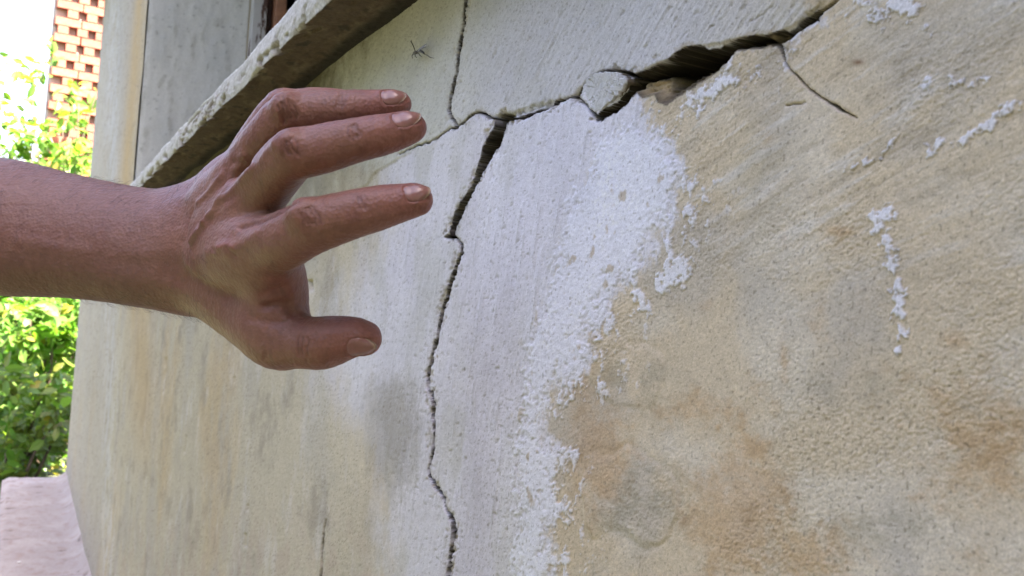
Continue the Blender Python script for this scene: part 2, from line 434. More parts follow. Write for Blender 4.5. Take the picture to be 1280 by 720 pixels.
    lc = mix(lc, lin(146, 138, 122), sstep(0.10, 0.6, fbm(X*8, Z*9, 5, 149, .65))*0.55)
    lc = mix(lc, lin(176, 156, 140), sstep(600, 700, py)*sstep(-.2, .4, med)*0.4)
    # the pier beyond the window: grey with one ochre stripe by the arris
    lc = mix(lc, lin(182, 174, 160), sstep(-2.75*S, -3.0*S, X)*0.6)
    stripe = 0.8*np.exp(-((X-(-2.95*S))/(0.24*S))**2)*sstep(-0.6, 0.3, run2+0.4)*sstep(250, 235, py)
    lc = mix(lc, lin(206, 172, 112), stripe*0.95)
    st2 = np.exp(-((px-175-0.03*(py-380))/16)**2)*sstep(375, 420, py+30)*sstep(640, 480, py)
    lc = mix(lc, lin(196, 166, 118), st2*0.6)
    st3 = np.exp(-((px-138+0.01*(py-380))/9)**2)
    lc = mix(lc, lin(205, 204, 200), st3*0.6*sstep(-.4, .3, run2))
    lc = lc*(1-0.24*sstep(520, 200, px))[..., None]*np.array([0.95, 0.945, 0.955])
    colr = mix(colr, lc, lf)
    # olive dirt under the sill, with the sill's shade painted in
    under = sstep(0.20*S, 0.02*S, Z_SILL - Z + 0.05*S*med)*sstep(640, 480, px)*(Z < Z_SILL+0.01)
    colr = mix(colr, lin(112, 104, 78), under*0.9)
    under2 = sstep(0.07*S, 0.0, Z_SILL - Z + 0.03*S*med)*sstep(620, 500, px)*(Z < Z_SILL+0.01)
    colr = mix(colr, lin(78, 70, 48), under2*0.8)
    wc = np.broadcast_to(lin(214, 211, 214), px.shape+(3,)).copy()
    wc = mix(wc, lin(196, 190, 200), sstep(-0.2, 0.5, big)*0.5)
    wc = mix(wc, lin(186, 184, 172), sstep(0.0, 0.5, fbm(X*16, Z*10, 4, 151))*0.5)
    wc = mix(wc, lin(186, 184, 182), (1-upper)*np.exp(-((py-450)/110)**2)*sstep(720, 600, px)*0.35)  # soft shadow of the arm painted in as a greyer band
    wc = mix(wc, lin(222, 221, 228), (1-upper)*sstep(585, 680, px + 30*med)*0.75)
    wc = mix(wc, lin(200, 199, 197), upper*0.6)
    wc = mix(wc, lin(182, 180, 150), upper*sstep(640, 440, px)*0.55)
    wc = mix(wc, lin(190, 180, 150), upper*sstep(820, 1040, px + 40*med)*0.5)
    wc = mix(wc, lin(160, 155, 146), sstep(0.40, 0.66, pit + 0.12*med)*0.3)
    wc = mix(wc, lin(150, 146, 138), sstep(0.35, 0.62, upper*st_u + (1-upper)*st_l)*0.30)
    colr = mix(colr, wc, white)
    colr = mix(colr, lin(226, 227, 235), crust*plate*0.92)
    colr = mix(colr, lin(204, 198, 186), crust*(1-plate)*0.5)
    colr = mix(colr, lin(176, 156, 122), sstep(0.45, 0.62, fbm(X*70, Z*70, 4, 163))*crust*0.7)
    hand_shade = poly_sd(wx, wy, [(452,470),(500,462),(538,480),(545,530),(530,600),(488,640),(470,600),(455,560),(446,510)])
    colr = mix(colr, lin(150, 144, 130), sstep(12, -40, hand_shade)*0.75)  # soft shadow of the hand, painted grey-olive on the wall
    # grime of the broken edges, and mortar painted dark for the shade inside the cracks
    for pts in (CR_MAIN, CR_H1, CR_LOW, CR_TOP, CR_MID):
        d, w = seg_dist(qx, qy, pts, [p[2] for p in pts])
        colr = mix(colr, lin(150, 138, 118), sstep(w+3.5, w, d)*sstep(-0.1, 0.4, flk)*0.7)
    ck2 = sstep(8.0, 5.0, cv + 4*h1)*sstep(0.05, 0.18, flk*0.7 + 0.5*j1)*(1-sstep(1.0, -1.0, cv)); chips = np.maximum(chips, ck2*0.8)
    colr = mix(colr, lin(172, 158, 132), np.clip(chips, 0, 1)*0.62)
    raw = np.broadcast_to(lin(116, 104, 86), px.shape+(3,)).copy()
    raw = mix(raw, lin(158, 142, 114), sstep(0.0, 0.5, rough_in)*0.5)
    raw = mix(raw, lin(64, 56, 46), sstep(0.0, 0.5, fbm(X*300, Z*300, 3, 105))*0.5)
    raw = mix(raw, lin(52, 45, 37), sstep(0.50, 0.28, fr + 0.2*rough_in))  # shade under the cavity's upper lip, painted into the mortar
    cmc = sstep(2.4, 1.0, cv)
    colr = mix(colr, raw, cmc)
    colr = mix(colr, lin(190, 166, 128), cm*sstep(834, 826, px)*sstep(798, 804, px)*sstep(98, 102, py))
    colr = mix(colr, lin(58, 50, 42), np.maximum(inside*(1-cmc), 0))  # grimy crack faces painted dark to give their deep shade
    colr = mix(colr, lin(120, 84, 58), np.exp(-((px-1077)/7)**2-((py-79)/3.5)**2)*0.8)
    spk = noise(X*520, Z*640, 171)
    colr = mix(colr, lin(110, 100, 84), sstep(0.50, 0.66, spk + 0.15*big)*0.45)
    colr = colr*(1 + 0.10*h1 + 0.07*med + (0.13*grain + 0.10*grain2)*beige*wk)[..., None]  # grain hollows painted darker, as dirt, to sharpen the relief
    return H, np.clip(colr, 0.01, 0.85)

def build_wall():
    # columns: one per 1.1 photo pixels along the horizon, then coarse ones past the frame
    cols = []
    x = X_END
    px_list = np.linspace(98.5, 1330, 1080)
    xs = np.array([on_wall(p, 375)[0] for p in px_list])
    xs = xs[(xs > X_END+0.06)]
    i = np.argmin(np.abs(xs - X_JAMB)); xs[i] = X_JAMB
    x_near = 1.6
    # rounded far corner
    corner = [(X_END+0.035*(1-math.cos(a)), 0.035*(1-math.sin(a))) for a in np.linspace(0, math.pi/2, 7)]
    fine_end = xs[-1]
    coarse = fine_end + (x_near-fine_end)*np.linspace(0, 1, 60)[1:]**1.3
    XS = np.concatenate([[c[0] for c in corner], xs[1:], coarse])
    YS = np.concatenate([[c[1] for c in corner], np.zeros(len(xs)-1+len(coarse))])
    dist = np.maximum(np.hypot(XS, D)*0.98, 0.30)
    dist = np.where(XS > fine_end, np.maximum(np.hypot(XS, D), 0.3), dist)
    sv = np.linspace(-0.38, 0.38, 640)
    Z = ZC + 0.012 + sv[None, :]*dist[:, None]
    zb, zt = 0.02, 2.95
    def outer(z0, z1, n):
        t = np.linspace(0, 1, n+1)[1:]**1.5
        return z0[:, None]*(1-t) + z1*t
    Zc = np.clip(Z, zb+0.15, zt-0.05)
    lowr = outer(Zc[:, 0], zb, 48)[:, ::-1]; upr = outer(Zc[:, -1], zt, 48)
    Z = np.concatenate([lowr, Zc, upr], 1)
    X = np.repeat(XS[:, None], Z.shape[1], 1); Y = np.repeat(YS[:, None], Z.shape[1], 1)
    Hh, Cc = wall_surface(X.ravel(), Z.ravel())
    Hh = Hh.reshape(X.shape)
    edge = sstep(X_END, X_END+0.10, X)
    Y2 = Y - Hh*edge
    V = np.stack([X, Y2, Z], -1)
    nz = Z.shape[1]
    I = np.arange(X.size).reshape(X.shape)
    Fq = np.stack([I[:-1, :-1], I[1:, :-1], I[1:, 1:], I[:-1, 1:]], -1)
    xm = (X[:-1, :-1]+X[1:, 1:])/2; zm = (Z[:-1, :-1]+Z[1:, 1:])/2; zh = Z[:-1, 1:]-Z[:-1, :-1]
    keep = zh > 1e-5
    x_win2 = XS[np.argmin(np.abs(XS-0.55))]
    keep &= ~((xm > X_JAMB) & (xm < x_win2) & (Z[:-1, :-1] > Z_SILL+0.004) & (Z[1:, :-1] > Z_SILL+0.004))
    Fq = Fq[keep]
    used = np.zeros(X.size, bool); used[Fq.ravel()] = True
    new = np.cumsum(used)-1
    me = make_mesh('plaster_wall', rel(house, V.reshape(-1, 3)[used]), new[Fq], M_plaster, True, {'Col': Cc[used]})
    o = obj('plaster_wall', me, house)
    tag(o, 'cracked plaster wall, white coat flaking off ochre render')
    return x_win2
X_WIN2 = build_wall()

def house_body():
    mb = MB()
    x0, x1, y1 = X_END+0.002, 1.6, 4.5
    # end wall, back wall, near wall and the solid behind the render
    mb.box((x0, 0.036, 0), (X_JAMB, 0.40, 2.94)); 
    mb.box((X_JAMB+.001, 0.05, 0), (X_WIN2-.001, 0.40, Z_SILL-0.02))
    mb.box((X_WIN2, 0.05, 0), (x1, 0.40, 2.94))
    mb.box((x0, 0.402, 0), (x0+0.3, y1, 2.94)); mb.box((x1-0.3, 0.402, 0), (x1, y1, 2.94)); mb.box((x0+.301, y1-0.3, 0), (x1-.301, y1, 2.94))
    V = rel(house, mb.v); mb.v = [tuple(p) for p in V]
    obj('masonry', mb.mesh('masonry', M_plain_plaster), house)
    mb = MB()
    a, b = X_END-0.25, x1+0.25
    z = 2.97
    V = [(a,-0.30,z-0.02),(b,-0.30,z-0.02),(b,2.25,4.3),(a,2.25,4.3),(a,4.8,z-0.02),(b,4.8,z-0.02)]
    V2 = [(p[0], p[1], p[2]+0.06) for p in V]
    mb.add([rel(house, p) for p in V+V2], [(0,3,2,1),(3,4,5,2),(6,7,8,9),(9,8,11,10),(0,1,7,6),(4,10,11,5),(0,6,9,3),(3,9,10,4),(1,2,8,7),(2,5,11,8)])
    mb.add([rel(house, p) for p in [(x0,0.05,2.95),(x1,0.05,2.95),(x1,4.5,2.95),(x0,4.5,2.95)]], [(0,1,2,3)])
    obj('roof', mb.mesh('roof', M_roof), house)
    # lintel over the opening
    mb = MB(); mb.box((X_JAMB, 0.0, 2.55), (X_WIN2, 0.40, 2.96)); mb.v = [tuple(p) for p in rel(house, mb.v)]
    obj('lintel', mb.mesh('lintel', M_plain_plaster), house)
house_body()

# window: jamb, frame, pane
def window():
    win = empty('window', (X_JAMB - house.location.x, 0, 0), house)
    yj0, yj1 = 0.004, 0.245*S
    ys = np.linspace(yj0, yj1, 70); zs = np.linspace(Z_SILL-0.01, 2.56, 220)
    Y, Z = np.meshgrid(ys, zs, indexing='ij')
    n1 = fbm(Y*9, Z*5, 4, 201); n2 = fbm(Y*40, Z*14, 4, 203); n3 = fbm(Y*60, Z*60, 3, 207)
    h = 0.003*n1 + 0.0012*n2 + 0.0006*n3 - 0.004*sstep(0.02, 0.0, Y)
    X = np.full_like(Y, X_JAMB) + 0.003 + h
    c = np.broadcast_to(lin(186, 187, 178), Y.shape+(3,)).copy()
    c = mix(c, lin(172, 175, 168), sstep(-.2, .5, n1)*0.7); c = mix(c, lin(150, 148, 134), sstep(0.3, 0.6, n2)*0.5)
    c = mix(c, lin(92, 90, 78), sstep(0.5, 0.68, n3)*0.4)
    I = np.arange(Y.size).reshape(Y.shape)
    Fq = np.stack([I[:-1, :-1], I[1:, :-1], I[1:, 1:], I[:-1, 1:]], -1).reshape(-1, 4)
    V = np.stack([X, Y, Z], -1).reshape(-1, 3) - np.array([X_JAMB, 0, 0])
    obj('jamb', make_mesh('jamb', V, Fq, M_jamb, True, {'Col': c.reshape(-1, 3)}), win)
    # painted wooden frame, peeling to brown
    m, N, L, P = new_mat('peeling_frame_paint')
    tc = N.new('ShaderNodeTexCoord'); mp = N.new('ShaderNodeMapping'); L.new(tc.outputs['Object'], mp.inputs[0]); mp.inputs['Scale'].default_value = (30, 30, 7)
    nn = n_noise(N, L, 1.0, 5, 0.6, mp.outputs[0])
    r = n_ramp(N, L, nn.outputs[0], [(0.44, lin(78, 56, 46)), (0.47, lin(168, 168, 162))])
    L.new(r.outputs[0], P.inputs['Base Color']); P.inputs['Roughness'].default_value = 0.75
    L.new(n_bump(N, L, nn.outputs[0], 0.6, 0.004).outputs[0], P.inputs['Normal'])
    wood = simple_mat('bare_window_wood', lin(150, 104, 76), 0.7, 0.35, 40)
    dark = simple_mat('dark_wood', lin(70, 52, 44), 0.7, 0.4, 40)
    def post(name, y0, y1, dx, mat, par=win):
        mb = MB(); mb.box((0.003, y0, Z_SILL+0.01), (dx, y1, 2.55))
        o = obj(name, mb.mesh(name, mat), par)
        bv = o.modifiers.new('b', 'BEVEL'); bv.width = 0.003; bv.segments = 2
        return o
    y = yj1 + 0.004
    fr = post('frame', y, y+0.036*S, 0.050, m)
    post('frame_bead', y+0.038*S, y+0.050*S, 0.030, dark, fr)
    post('shutter_edge', y+0.053*S, y+0.080*S, 0.075, wood, fr)
    # casement with glass further in
    L_ = X_WIN2 - X_JAMB
    yy = y + 0.10*S
    mb = MB(); mb.box((0.08, yy, Z_SILL+0.01), (0.15, yy+0.05, 2.5)); mb.box((L_-0.15, yy, Z_SILL+0.01), (L_-0.05, yy+0.05, 2.5))
    mb.box((0.151, yy, Z_SILL+0.01), (L_-0.151, yy+0.05, Z_SILL+0.09)); mb.box((0.151, yy, 2.42), (L_-0.151, yy+0.05, 2.5))
    obj('casement', mb.mesh('casement', m), win)
    g, N, L, P = new_mat('window_glass')
    P.inputs['Base Color'].default_value = (0.05, 0.06, 0.065, 1); P.inputs['Roughness'].default_value = 0.08
    mb = MB(); mb.box((0.15, yy+0.02, Z_SILL+0.08), (L_-0.15, yy+0.026, 2.43))
    obj('pane', mb.mesh('pane', g), win)
    # inner bottom board
    mb = MB(); mb.box((0.004, 0.062, Z_SILL-0.015), (L_-0.004, yy+0.06, Z_SILL+0.016*S)); obj('inner_sill', mb.mesh('inner_sill', M_plain_plaster), win)
    # near jamb
    mb = MB(); mb.box((L_-0.006, 0.006, Z_SILL), (L_-0.002, yy, 2.55)); obj('jamb', mb.mesh('near_jamb', M_plain_plaster), win)
window()

def sill():
    x0, x1 = X_JAMB-0.10, X_WIN2+0.08
    xs = np.concatenate([np.linspace(x0, -1.9, 160), np.linspace(-1.9, -0.55, 420)[1:], np.linspace(-0.55, x1, 50)[1:]])
    # cross-section, from wall underside out, up the fascia and back over the top
    sec = [(0.004, 0.0, 0)]
    for t in np.linspace(0, 1, 34): sec.append((-SILL_W*t, 0.0, 0))
    for t in np.linspace(0, 1, 24)[1:]: sec.append((-SILL_W - 0.002*math.sin(math.pi*t), (SILL_H-0.005)*t, 1))
    for a in np.linspace(0, math.pi/2, 6)[1:]: sec.append((-SILL_W+0.005*(1-math.cos(a)), SILL_H-0.005+0.005*math.sin(a), 2))
    for t in np.linspace(0, 1, 20)[1:]: sec.append((-SILL_W+0.005 + (SILL_W+0.055)*t, SILL_H+0.014*t, 2))
    sec = np.array(sec)
    n = len(sec)
    X = np.repeat(xs[:, None], n, 1); Y = np.repeat(sec[None, :, 0], len(xs), 0); Z = Z_SILL + np.repeat(sec[None, :, 1], len(xs), 0)
    k = np.repeat(sec[None, :, 2], len(xs), 0)
    arc = np.concatenate([[0], np.cumsum(np.hypot(np.diff(sec[:, 0]), np.diff(sec[:, 1])))])[None, :]
    n1 = fbm(X*14, arc*40+X*0, 4, 211); n2 = fbm(X*60, arc*90+X*0, 4, 213, .6); n3 = fbm(X*180, arc*200+X*0, 3, 217)
    wob = fbm(X*3.5, X*0, 2, 219)
    cen_y, cen_z = -SILL_W*0.4, SILL_H*0.5
    dy = Y-cen_y; dz = (Z-Z_SILL)-cen_z; L = np.hypot(dy, dz)+1e-6
    under = (k == 0); fas = (k == 1); top = (k == 2)
    # the fascia's lower edge is broken away in bites
    edge_d = np.hypot(Y+SILL_W, Z-Z_SILL)
    bite = sstep(0.1, 0.5, n1 + 0.5*fbm(X*30, X*0, 3, 223))*np.exp(-(edge_d/0.016)**2)
    h = 0.0014*n1 + 0.0016*n2*np.where(under, 1.2, 0.35) + 0.0006*n3 - 0.008*bite
    # a hollow where the fascia paint has spalled
    sp = np.exp(-((X+1.50)/0.22)**2)*sstep(-0.2, 0.35, n2+0.6*n1)*fas
    h = h - 0.004*sp
    h = np.where(Y > -0.004, 0, h)
    Yn = Y + dy/L*h; Zn = Z + dz/L*h + 0.004*wob + 0.0015*fbm(X*9, X*0, 2, 227)
    c = np.broadcast_to(lin(190, 188, 182), X.shape+(3,)).copy()
    c = mix(c, lin(156, 148, 134), sstep(0.0, 0.5, n2)*0.45)
    c = mix(c, lin(182, 182, 172), sstep(0.0, 0.5, n1)*0.5)
    c = mix(c, lin(104, 86, 68), np.clip(sp*1.0 + bite*1.1, 0, 1)*0.85)
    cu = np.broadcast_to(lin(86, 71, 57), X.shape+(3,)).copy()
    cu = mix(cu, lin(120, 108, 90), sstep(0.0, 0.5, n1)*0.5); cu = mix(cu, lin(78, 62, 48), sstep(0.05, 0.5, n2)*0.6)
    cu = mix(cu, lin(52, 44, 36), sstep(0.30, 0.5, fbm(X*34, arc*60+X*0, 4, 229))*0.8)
    contact_shade = sstep(-0.022, -0.006, Y + 0.008*n1)
    cu = mix(cu, lin(34, 29, 24), contact_shade*0.9)  # shadow line along the wall, painted on the sill's underside
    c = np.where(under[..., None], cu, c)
    c = np.where(top[..., None], mix(c, lin(214, 214, 208), np.full(X.shape, 0.85)), c)  # bright highlight of the top edge painted in as near-white
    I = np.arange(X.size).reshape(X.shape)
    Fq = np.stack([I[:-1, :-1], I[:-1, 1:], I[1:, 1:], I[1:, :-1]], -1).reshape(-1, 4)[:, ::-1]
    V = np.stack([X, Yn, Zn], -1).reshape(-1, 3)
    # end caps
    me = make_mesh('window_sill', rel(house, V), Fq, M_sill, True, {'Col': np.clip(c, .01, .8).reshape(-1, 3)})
    o = obj('window_sill', me, house)
    tag(o, 'weathered concrete window sill with chipped edge and brown underside')
    for i, rev in ((0, False), (-1, True)):
        ring = [tuple(rel(house, p)) for p in np.stack([X[i], Yn[i], Zn[i]], -1)]
        mb = MB(); mb.add(ring, [tuple(range(n)) if rev else tuple(range(n-1, -1, -1))])
        obj('sill_end', mb.mesh('sill_end', M_plain_plaster), o)
sill()

# loose wedge of plaster caught in the crack
def plaster_piece():
    out = [(730,121),(733,109),(740,99),(749,94),(763,91.5),(780,93.5),(792,97.5),(793,106),(783,119),(770,128),(757,138),(748,141),(741,136),(735,129)]
    pts = np.array([on_wall(*p)[[0, 2]] for p in out])
    # resample the outline
    seg = np.concatenate([pts, pts[:1]]); L = np.concatenate([[0], np.cumsum(np.hypot(*np.diff(seg, axis=0).T))])
    n = 120; s = np.linspace(0, L[-1], n, endpoint=False)
    ox = np.interp(s, L, seg[:, 0]); oz = np.interp(s, L, seg[:, 1])
    jx = fbm(ox*420, oz*420, 4, 231, .65)*0.0016; jz = fbm(ox*420, oz*420, 4, 233, .65)*0.0016
    ox = ox+jx; oz = oz+jz
    cx, cz = ox.mean(), oz.mean()
    rings = []; cols_ = []
    prof = [(0.0, 1.0)] + [(r, 1.0) for r in np.linspace(0.08, 0.965, 26)] + [(0.985, 0.8), (1.0, 0.35), (1.0, -0.5), (0.985, -1.6), (0.96, -3.0), (0.93, -5.0), (0.9, -7.0)]
    th = 0.0035
    for r, h in prof:
        x = cx+(ox-cx)*r; z = cz+(oz-cz)*r
        y = -th*h + 0*x
        tilt = -0.0035*((x-cx)/0.05) - 0.002*((z-cz)/0.02)
        if h > 0.5: y = y - 0.0004*fbm(x*180, z*180, 4, 237) - 0.00025*fbm((x*.78+z*.62)*28, (x*.62-z*.78)*330, 3, 73)
        else: y = y - 0.0007*fbm(x*300+h, z*300-h, 3, 239); x = x + 0.0006*fbm(s*300, h*3+0*s, 3, 241)
        rings.append(np.stack([x, y+tilt, z], -1))
        cc = np.broadcast_to(lin(202, 202, 202), (n, 3)).copy()
        if h < 0.6: cc = np.broadcast_to(lin(112, 102, 86), (n, 3)).copy()
        cols_.append(cc*(1+0.12*fbm(x*200, z*200, 3, 243))[:, None])
    V = np.concatenate(rings); Cc = np.concatenate(cols_)
    Fq = []
    for i in range(len(prof)-1):
        for j in range(n):
            a = i*n+j; b = i*n+(j+1) % n
            Fq.append((a, a+n, b+n, b))
    o = obj('plaster_piece', make_mesh('plaster_piece', rel(house, V), Fq, M_plaster, True, {'Col': Cc}), house)
    tag(o, 'loose rounded wedge of white plaster caught in the crack')
plaster_piece()

# cement ledge at the foot of the wall
def ledge():
    w = 0.262*S
    xs = np.concatenate([np.linspace(X_END, -2.6, 200), np.linspace(-2.6, 1.6, 30)[1:]])
    sec = []
    for t in np.linspace(0, 1, 46): sec.append((0.02-(w+0.0)*t, 0.0, 0))
    for t in np.linspace(0, 1, 10)[1:]: sec.append((0.02-w-0.004*math.sin(t*3.14), -0.34*t, 1))
    sec = np.array(sec); n = len(sec)
    X = np.repeat(xs[:, None], n, 1); Y = np.repeat(sec[None, :, 0], len(xs), 0); Z = Z_BASE + np.repeat(sec[None, :, 1], len(xs), 0)
    k = np.repeat(sec[None, :, 2], len(xs), 0)
    n1 = fbm(X*5, Y*7, 4, 251); n2 = fbm(X*22, Y*30, 4, 253); n3 = fbm(X*70, Y*70, 3, 255)
    joints = fbm(X*6+0.5*Y, Y*1.4, 2, 257)
    jl = sstep(0.030, 0.0, np.abs(joints))*sstep(-.1, .25, fbm(X*3, Y*9, 3, 259))
    round_ = -0.012*sstep(0.02-w+0.03, 0.02-w, Y)*(k == 0)
    cove = 0.035*np.exp(-(np.maximum(-Y, 0)/0.022))*(k == 0)
    Zn = Z + (k == 0)*(0.0012*n1 + 0.0018*n2 + 0.0014*n3 - 0.006*jl) + round_ + cove - (k == 1)*0.012
    Yn = Y + (k == 1)*0.006*n2
    c = np.broadcast_to(lin(160, 149, 141), X.shape+(3,)).copy()
    c = mix(c, lin(176, 166, 158), sstep(-.1, .5, n1)*0.6); c = mix(c, lin(144, 120, 108), sstep(0.1, .5, n2)*0.5); c = mix(c, lin(92, 76, 64), jl*0.8)
    c = mix(c, lin(86, 88, 70), (k == 1)*0.7)
    I = np.arange(X.size).reshape(X.shape)
    Fq = np.stack([I[:-1, :-1], I[:-1, 1:], I[1:, 1:], I[1:, :-1]], -1).reshape(-1, 4)
    o = obj('foundation_ledge', make_mesh('foundation_ledge', rel(house, np.stack([X, Yn, Zn], -1).reshape(-1, 3)), Fq, M_ledge, True, {'Col': np.clip(c, .01, .8).reshape(-1, 3)}), house)
    tag(o, 'pinkish worn cement ledge along the foot of the wall')
    mb = MB(); ring = [tuple(rel(house, p)) for p in np.stack([X[0], Yn[0], Zn[0]], -1)] + [tuple(rel(house, (X_END, 0.02, Z_BASE-0.34)))]
    mb.add(ring, [tuple(range(len(ring)))]); obj('ledge_end', mb.mesh('ledge_end', M_plain_plaster), o)
ledge()

# ------------------------------------------------------------------ the person's arm and hand
# joints: (photo x, photo y, depth in metres, radius in photo pixels) along the middle of each limb
INDEX = [(300,312,.505,35),(326,309,.490,37),(354,301,.470,37),(388,284,.456,35),(420,274,.450,32.5),(452,265,.447,30),(485,257,.446,26.5),(508,252,.446,23),(521,250,.446,20.5)]
MIDDLE = [(310,262,.502,33),(334,232,.484,33),(356,203,.467,33),(371,193,.460,32),(400,187,.457,31),(440,176.5,.455,28.5),(475,169,.454,26),(500,163,.454,22.5),(513,159.5,.454,20)]
RING = [(298,226,.515,30),(318,194,.502,29),(340,165,.489,28.5),(357,146,.482,27.5),(385,141,.480,27),(425,138,.478,25.5),(460,134.5,.478,22.5),(485,131.5,.478,19.5),(497,130,.478,17)]
PINKY = [(294,222,.540,27),(312,192,.525,25),(332,160,.510,24),(350,137,.503,22),(375,132,.500,21),(400,129.5,.500,20),(425,129,.500,17.5),(438,129,.500,15)]
THUMB = [(276,352,.540,40),(292,372,.530,42),(320,402,.512,39),(346,427,.500,35),(372,429.5,.492,31.5),(402,429,.486,33),(424,424,.482,29.5),(443,421,.480,24.5),(456,423,.480,21.5)]
PALM = [[(243,328,.552,42),(300,312,.505,37),(326,309,.490,37)],
        [(240,308,.556,40),(312,262,.502,34)],
        [(240,294,.560,36),(298,227,.516,30)],
        [(243,286,.572,34),(270,252,.556,29),(295,224,.540,27)],
        [(262,335,.562,50),(320,330,.520,36)],
        [(262,300,.580,46),(310,262,.530,36)],
        [(300,330,.505,28),(338,338,.492,27),(346,372,.500,27),(342,404,.502,28)],
        [(276,352,.540,40),(330,380,.512,30)]]
FOREARM = [(262,318,.556,66),(243,316,.557,73),(222,314,.558,74),(195,311,.560,74),(160,306,.563,74),(100,297,.570,77),(40,289,.576,83),(0,283,.580,87),(-110,270,.590,97),(-220,262,.598,103),(-290,262,.600,102)]
UPPER = [(-290,262,.600,102)]

def cam_xyz(p):
    x, y, d = p[:3]
    return np.array([(x-640)/FPX*d, (360-y)/FPX*d, d])
def smooth_chain(pts, per=3):
    "Catmull-Rom through (x, y, z, r)"
    Q = np.array([list(cam_xyz(p)) + [p[3]*p[2]/FPX] for p in pts])
    out = []
    n = len(Q)
    for i in range(n-1):
        p0 = Q[max(i-1, 0)]; p1 = Q[i]; p2 = Q[i+1]; p3 = Q[min(i+2, n-1)]
        for t in np.arange(per)/per:
            out.append(0.5*((2*p1) + (-p0+p2)*t + (2*p0-5*p1+4*p2-p3)*t*t + (-p0+3*p1-3*p2+p3)*t**3))
    out.append(Q[-1])
    return np.array(out)

class Group:
    def __init__(s, flat=None, q=1.0): s.seg = []; s.flat = flat; s.q = q
    def chain(s, A, k=0.0):
        for a, b in zip(A[:-1], A[1:]): s.seg.append((a, b, k))
        return s
def d_seg(g, a, b, X, Y, Z):
    ba = [float(t) for t in b[:3]-a[:3]]; a = [float(t) for t in a]; b = [float(t) for t in b]; l2 = ba[0]**2+ba[1]**2+ba[2]**2+1e-12
    x = X-a[0]; y = Y-a[1]; z = Z-a[2]
    h = np.clip((x*ba[0]+y*ba[1]+z*ba[2])/l2, 0, 1)
    x = x-ba[0]*h; y = y-ba[1]*h; z = z-ba[2]*h
    if g.flat is not None:
        f = [float(t) for t in g.flat]; w = (x*f[0]+y*f[1]+z*f[2])*(1/g.q-1)
        x = x+f[0]*w; y = y+f[1]*w; z = z+f[2]*w
    return np.sqrt(x*x+y*y+z*z) - (a[3]+(b[3]-a[3])*h)
def smin(a, b, k):
    if k <= 0: return np.minimum(a, b)
    h = np.maximum(k-np.abs(a-b), 0)/k
    return np.minimum(a, b) - h*h*k*0.25

unit = lambda v: np.array(v, float)/np.linalg.norm(v)
g_palm = Group()
for c in PALM: g_palm.chain(smooth_chain(c, 3), 0.010)
g_arm = Group(unit((0.1, 0.45, -0.89)), 0.80)
g_arm.chain(smooth_chain(FOREARM, 2), 0.004)
e0 = g_arm.seg[-1][1]
up_end = np.array([-0.52, -0.10, 0.38, 0.052])
mid = (e0+up_end)/2; mid[3] = 0.046
g_up = Group().chain(np.array([e0*np.array([1, 1, 1, .92]), mid, up_end]), 0.02)
fingers = [Group().chain(smooth_chain(c, 4), 0.0) for c in (INDEX, MIDDLE, RING, PINKY, THUMB)]
for fi_, (kx, ky, kd, kr) in ((0, (378,268,.447,20)), (1, (360,180,.452,16.5)), (2, (355.5,132,.474,16)), (3, (350,128,.498,14))):
    kp = np.array(list(cam_xyz((kx, ky, kd))) + [kr*kd/FPX]); fingers[fi_].seg.append((kp, kp+np.array([1e-4, 0, 0, 0]), 0.005))
K_F = [0.009, 0.008, 0.007, 0.006, 0.012]

def sdf_points(P):
    P = P.astype(np.float32)
    def run(g, margin=0.02):
        d = np.full(len(P), 1.0, np.float32)
        for a, b, k in g.seg:
            r = max(a[3], b[3])+margin
            lo = np.minimum(a[:3], b[:3])-r; hi = np.maximum(a[:3], b[:3])+r
            i0, i1 = np.searchsorted(xs_sorted, (lo[0], hi[0]))
            s = order[i0:i1]
            q = P[s]
            s = s[(q[:, 1] > lo[1]) & (q[:, 1] < hi[1]) & (q[:, 2] > lo[2]) & (q[:, 2] < hi[2])]
            q = P[s]
            d[s] = smin(d[s], d_seg(g, a, b, q[:, 0], q[:, 1], q[:, 2]), k)
        return d
    order = np.argsort(P[:, 0]); xs_sorted = P[order, 0]
    body = smin(smin(run(g_palm), run(g_arm), 0.016), run(g_up, 0.05), 0.04)
    tot = body.copy()
    for g, k in zip(fingers, K_F): tot = np.minimum(tot, smin(body, run(g), k))
    return tot.astype(np.float64)

def sdf_grid(xs, ys, zs):
    shp = (len(xs), len(ys), len(zs))
    def run(g, margin=0.03):
        d = np.full(shp, 1.0, np.float32)
        for a, b, k in g.seg:
            r = max(a[3], b[3])+margin
            lo = np.minimum(a[:3], b[:3])-r; hi = np.maximum(a[:3], b[:3])+r
            s = tuple(slice(max(np.searchsorted(ax, l)-1, 0), np.searchsorted(ax, h)+1) for ax, l, h in zip((xs, ys, zs), lo, hi))
            if any(q.stop <= q.start for q in s): continue
            X = xs[s[0], None, None].astype(np.float32); Y = ys[None, s[1], None].astype(np.float32); Z = zs[None, None, s[2]].astype(np.float32)
            d[s] = smin(d[s], d_seg(g, a, b, X, Y, Z).astype(np.float32), k)
        return d
    body = smin(smin(run(g_palm), run(g_arm), 0.016), run(g_up, 0.05), 0.04)
    tot = body.copy()
    for g, k in zip(fingers, K_F): tot = np.minimum(tot, smin(body, run(g), k))
    return tot

